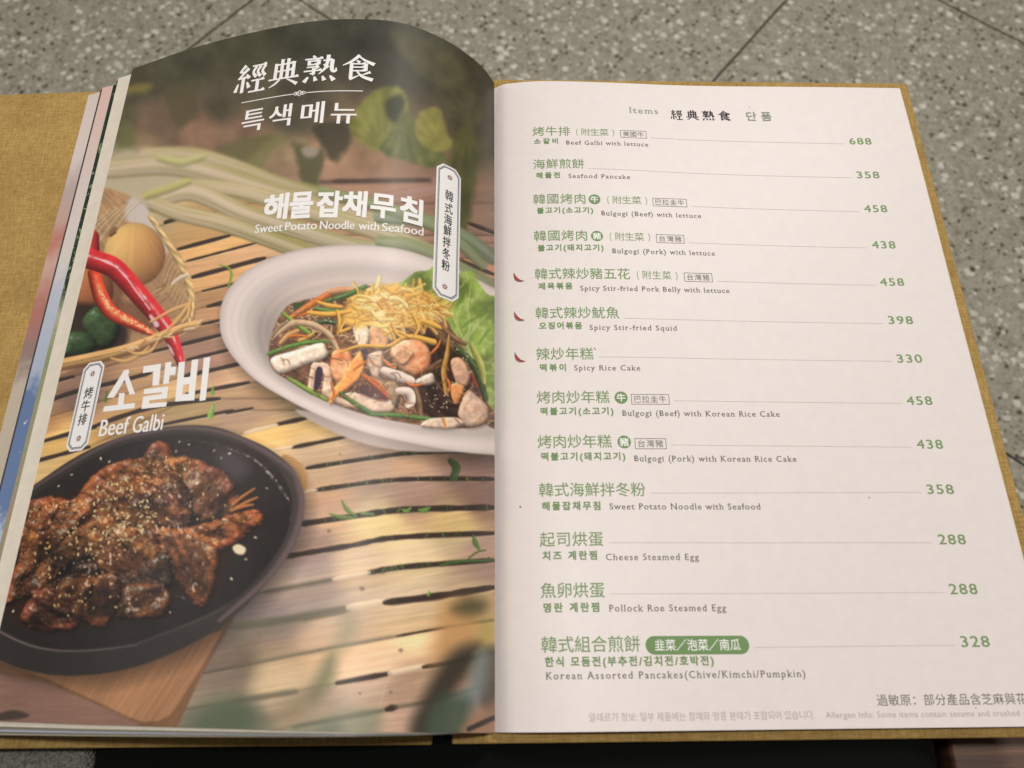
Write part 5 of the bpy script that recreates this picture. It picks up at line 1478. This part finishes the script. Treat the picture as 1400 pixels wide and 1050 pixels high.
# divider with the linked-diamond ornament
s0, t0 = px_left(330.5, 140.5); s1, t1 = px_left(496, 125)
sm, tm = px_left(409.5, 127.6)
th = 0.00022
def bar(sa, sb, t):
    n = 16
    a = [(sa + (sb - sa) * q / n, t + th) for q in range(n + 1)]; b = [(x, y - 2 * th) for x, y in a]
    return (np.array(a + b), [(q, q + 1, n + 2 + q, n + 1 + q) for q in range(n)], 0)
def diamond(cx, cy, rx, ry, e):
    o = [(cx - rx, cy), (cx, cy - ry), (cx + rx, cy), (cx, cy + ry)]
    i = [(cx - rx + e * 1.5, cy), (cx, cy - ry + e), (cx + rx - e * 1.5, cy), (cx, cy + ry - e)]
    return ring(o, i)
p = [bar(s0, sm + 0.0036, tm - 0.0001), bar(sm - 0.0036, s1, tm - 0.0001)]
p += [diamond(sm, tm, 0.0020, 0.0017, 0.00045), diamond(sm + 0.0017, tm, 0.0018, 0.0011, 0.00038), diamond(sm - 0.0017, tm, 0.0018, 0.0011, 0.00038)]
L_('title_divider', p, WHITE)
p = []
for ch, b in zip('해물잡채무침', ((360.5, 265, 394, 300.5), (396, 262.5, 428, 298.5), (433, 261, 468, 297.5), (468.5, 261, 502, 297), (506.5, 265.5, 541.5, 299), (546.5, 269.5, 578.5, 306))):
    p += box_at(text_parts(ch, weight=0.042), *b)
L_('korean_dish_title', p, WHITE)
def words(lst, cap, mats, name, **kw):
    p = []
    for wd, u0, u1, vb0, vb1 in lst:
        um = (u0 + u1) / 2
        v, f = glyphs('x', 0); xh = v[:, 1].max()
        tp = text_parts(wd, **kw)
        A = np.concatenate([q[0] for q in tp]); top, low = A[:, 1].max(), A[:, 1].min()
        sc0, tb_ = px_left(u0, vb0); sc1, tb1 = px_left(u1, vb1)
        _, tt_ = px_left(um, (vb0 + vb1) / 2 - cap)
        _, tmid = px_left(um, (vb0 + vb1) / 2)
        k_ = (tt_ - tmid) / 0.727
        x0_, x1_ = A[:, 0].min(), A[:, 0].max()
        for v, f, m in tp:
            fx = (v[:, 0] - x0_) / (x1_ - x0_)
            p.append((np.stack([sc0 + (sc1 - sc0) * fx, tb_ + (tb1 - tb_) * fx + v[:, 1] * k_], 1), f, m))
    return L_(name, p, mats)
words([('Sweet', 348, 386, 319, 316), ('Potato', 389.5, 433, 315.5, 313.5), ('Noodle', 437, 484.5, 313.6, 313.6), ('with', 490, 518, 314.4, 315.4), ('Seafood', 522, 578.5, 316.5, 322.8)],
      12.0, WHITE, 'english_dish_title', weight=-0.004, contrast=0.012)
words([('Beef', 134.5, 175, 597, 592.5), ('Galbi', 180, 222, 592.5, 587.4)], 23.5, WHITE, 'english_dish_title', weight=-0.01, contrast=0.016)
def z7(pts): return px_poly([(80 + a / 6.087, 480 + b / 6.087) for a, b in pts])
L_('korean_dish_title', [z7(q) for q in (
    [(405, 390), (545, 163), (582, 151), (591, 178), (462, 388)], [(546, 218), (579, 192), (640, 360), (592, 363)],
    [(507, 352), (553, 349), (541, 458), (493, 463)], [(382, 461), (640, 432), (632, 476), (368, 508)],
    [(709, 128), (797, 115), (792, 170), (704, 184)], [(795, 116), (855, 105), (838, 284), (782, 291)],
    [(892, 98), (942, 90), (919, 271), (871, 278)], [(936, 134), (981, 128), (973, 199), (928, 203)],
    [(715, 318), (915, 296), (911, 339), (711, 360)], [(862, 340), (911, 336), (908, 355), (860, 362)], [(707, 380), (908, 352), (904, 394), (702, 420)],
    [(702, 415), (758, 411), (755, 440), (698, 446)], [(697, 443), (906, 424), (896, 462), (692, 482)],
    [(1003, 95), (1055, 88), (1029, 417), (972, 421)], [(1112, 76), (1166, 68), (1131, 411), (1078, 414)],
    [(1040, 222), (1108, 214), (1103, 274), (1036, 286)], [(1031, 362), (1085, 357), (1081, 414), (1027, 417)],
    [(1212, 58), (1266, 50), (1226, 409), (1175, 417)])], WHITE)

# the two plaques with vertical lettering
def plaque(uc, vtop, vbot, lm, rm, chars, flowers, size, cut):
    (uL, vL), (uR, vR) = lm, rm
    sl, _ = px_left(uL, vL); sr, _ = px_left(uR, vR)
    _, tt_ = px_left(uc[0], vtop); _, tb_ = px_left(uc[1], vbot)
    sc = (sl + sr) / 2; hw = abs(sl - sr) / 2; hh = (tt_ - tb_) / 2; tcn = (tt_ + tb_) / 2
    def oc(e):
        a, b, c = hw - e, hh - e, cut - 0.4 * e
        return [(sc - a, tcn - b + c), (sc - a + c, tcn - b), (sc + a - c, tcn - b), (sc + a, tcn - b + c), (sc + a, tcn + b - c), (sc + a - c, tcn + b), (sc - a + c, tcn + b), (sc - a, tcn + b - c)]
    mm = 0.001
    root = L_('name_plaque', [poly(oc(0))], WHITE)
    p = [ring(oc(0.8 * mm), oc(1.02 * mm)), ring(oc(1.25 * mm), oc(1.6 * mm))]
    L_('name_plaque_border', p, NAVY, 0.00014)
    p = []
    for ch, (u, v) in chars:
        p += box_at(text_parts(ch, weight=-0.006, contrast=0.014), u - size[0] / 2, v - size[1] / 2, u + size[0] / 2, v + size[1] / 2)
    L_('name_plaque_lettering', p, DARK, 0.00014)
    for u, v in flowers:
        p = []
        s, t = px_left(u, v)
        for k in range(8):
            a = k * math.pi / 4
            d = np.array([math.cos(a), math.sin(a)]); n = np.array([-d[1], d[0]])
            c = np.array([s, t])
            p.append(poly([c + d * 0.00025, c + d * 0.0008 + n * 0.00034, c + d * 0.0015, c + d * 0.0008 - n * 0.00034]))
        L_('plaque_flower', p, ROSE, 0.00014)
plaque((613, 607), 227, 408, (594, 315), (628.5, 320), list(zip('韓式海鮮拌冬粉', ((614, 268), (613.3, 285), (612.4, 300.5), (611.7, 315.5), (610.5, 331.3), (609.8, 346.9), (609, 363)))),
       ((615, 243), (608, 392)), (11, 14.5), 0.0030)
plaque((129, 106), 495, 616.5, (103, 556), (132, 553), list(zip('烤牛排', ((121.6, 537), (117.5, 555), (113.4, 573.2)))),
       ((127, 511), (108, 599.5)), (11.5, 15.5), 0.0026)
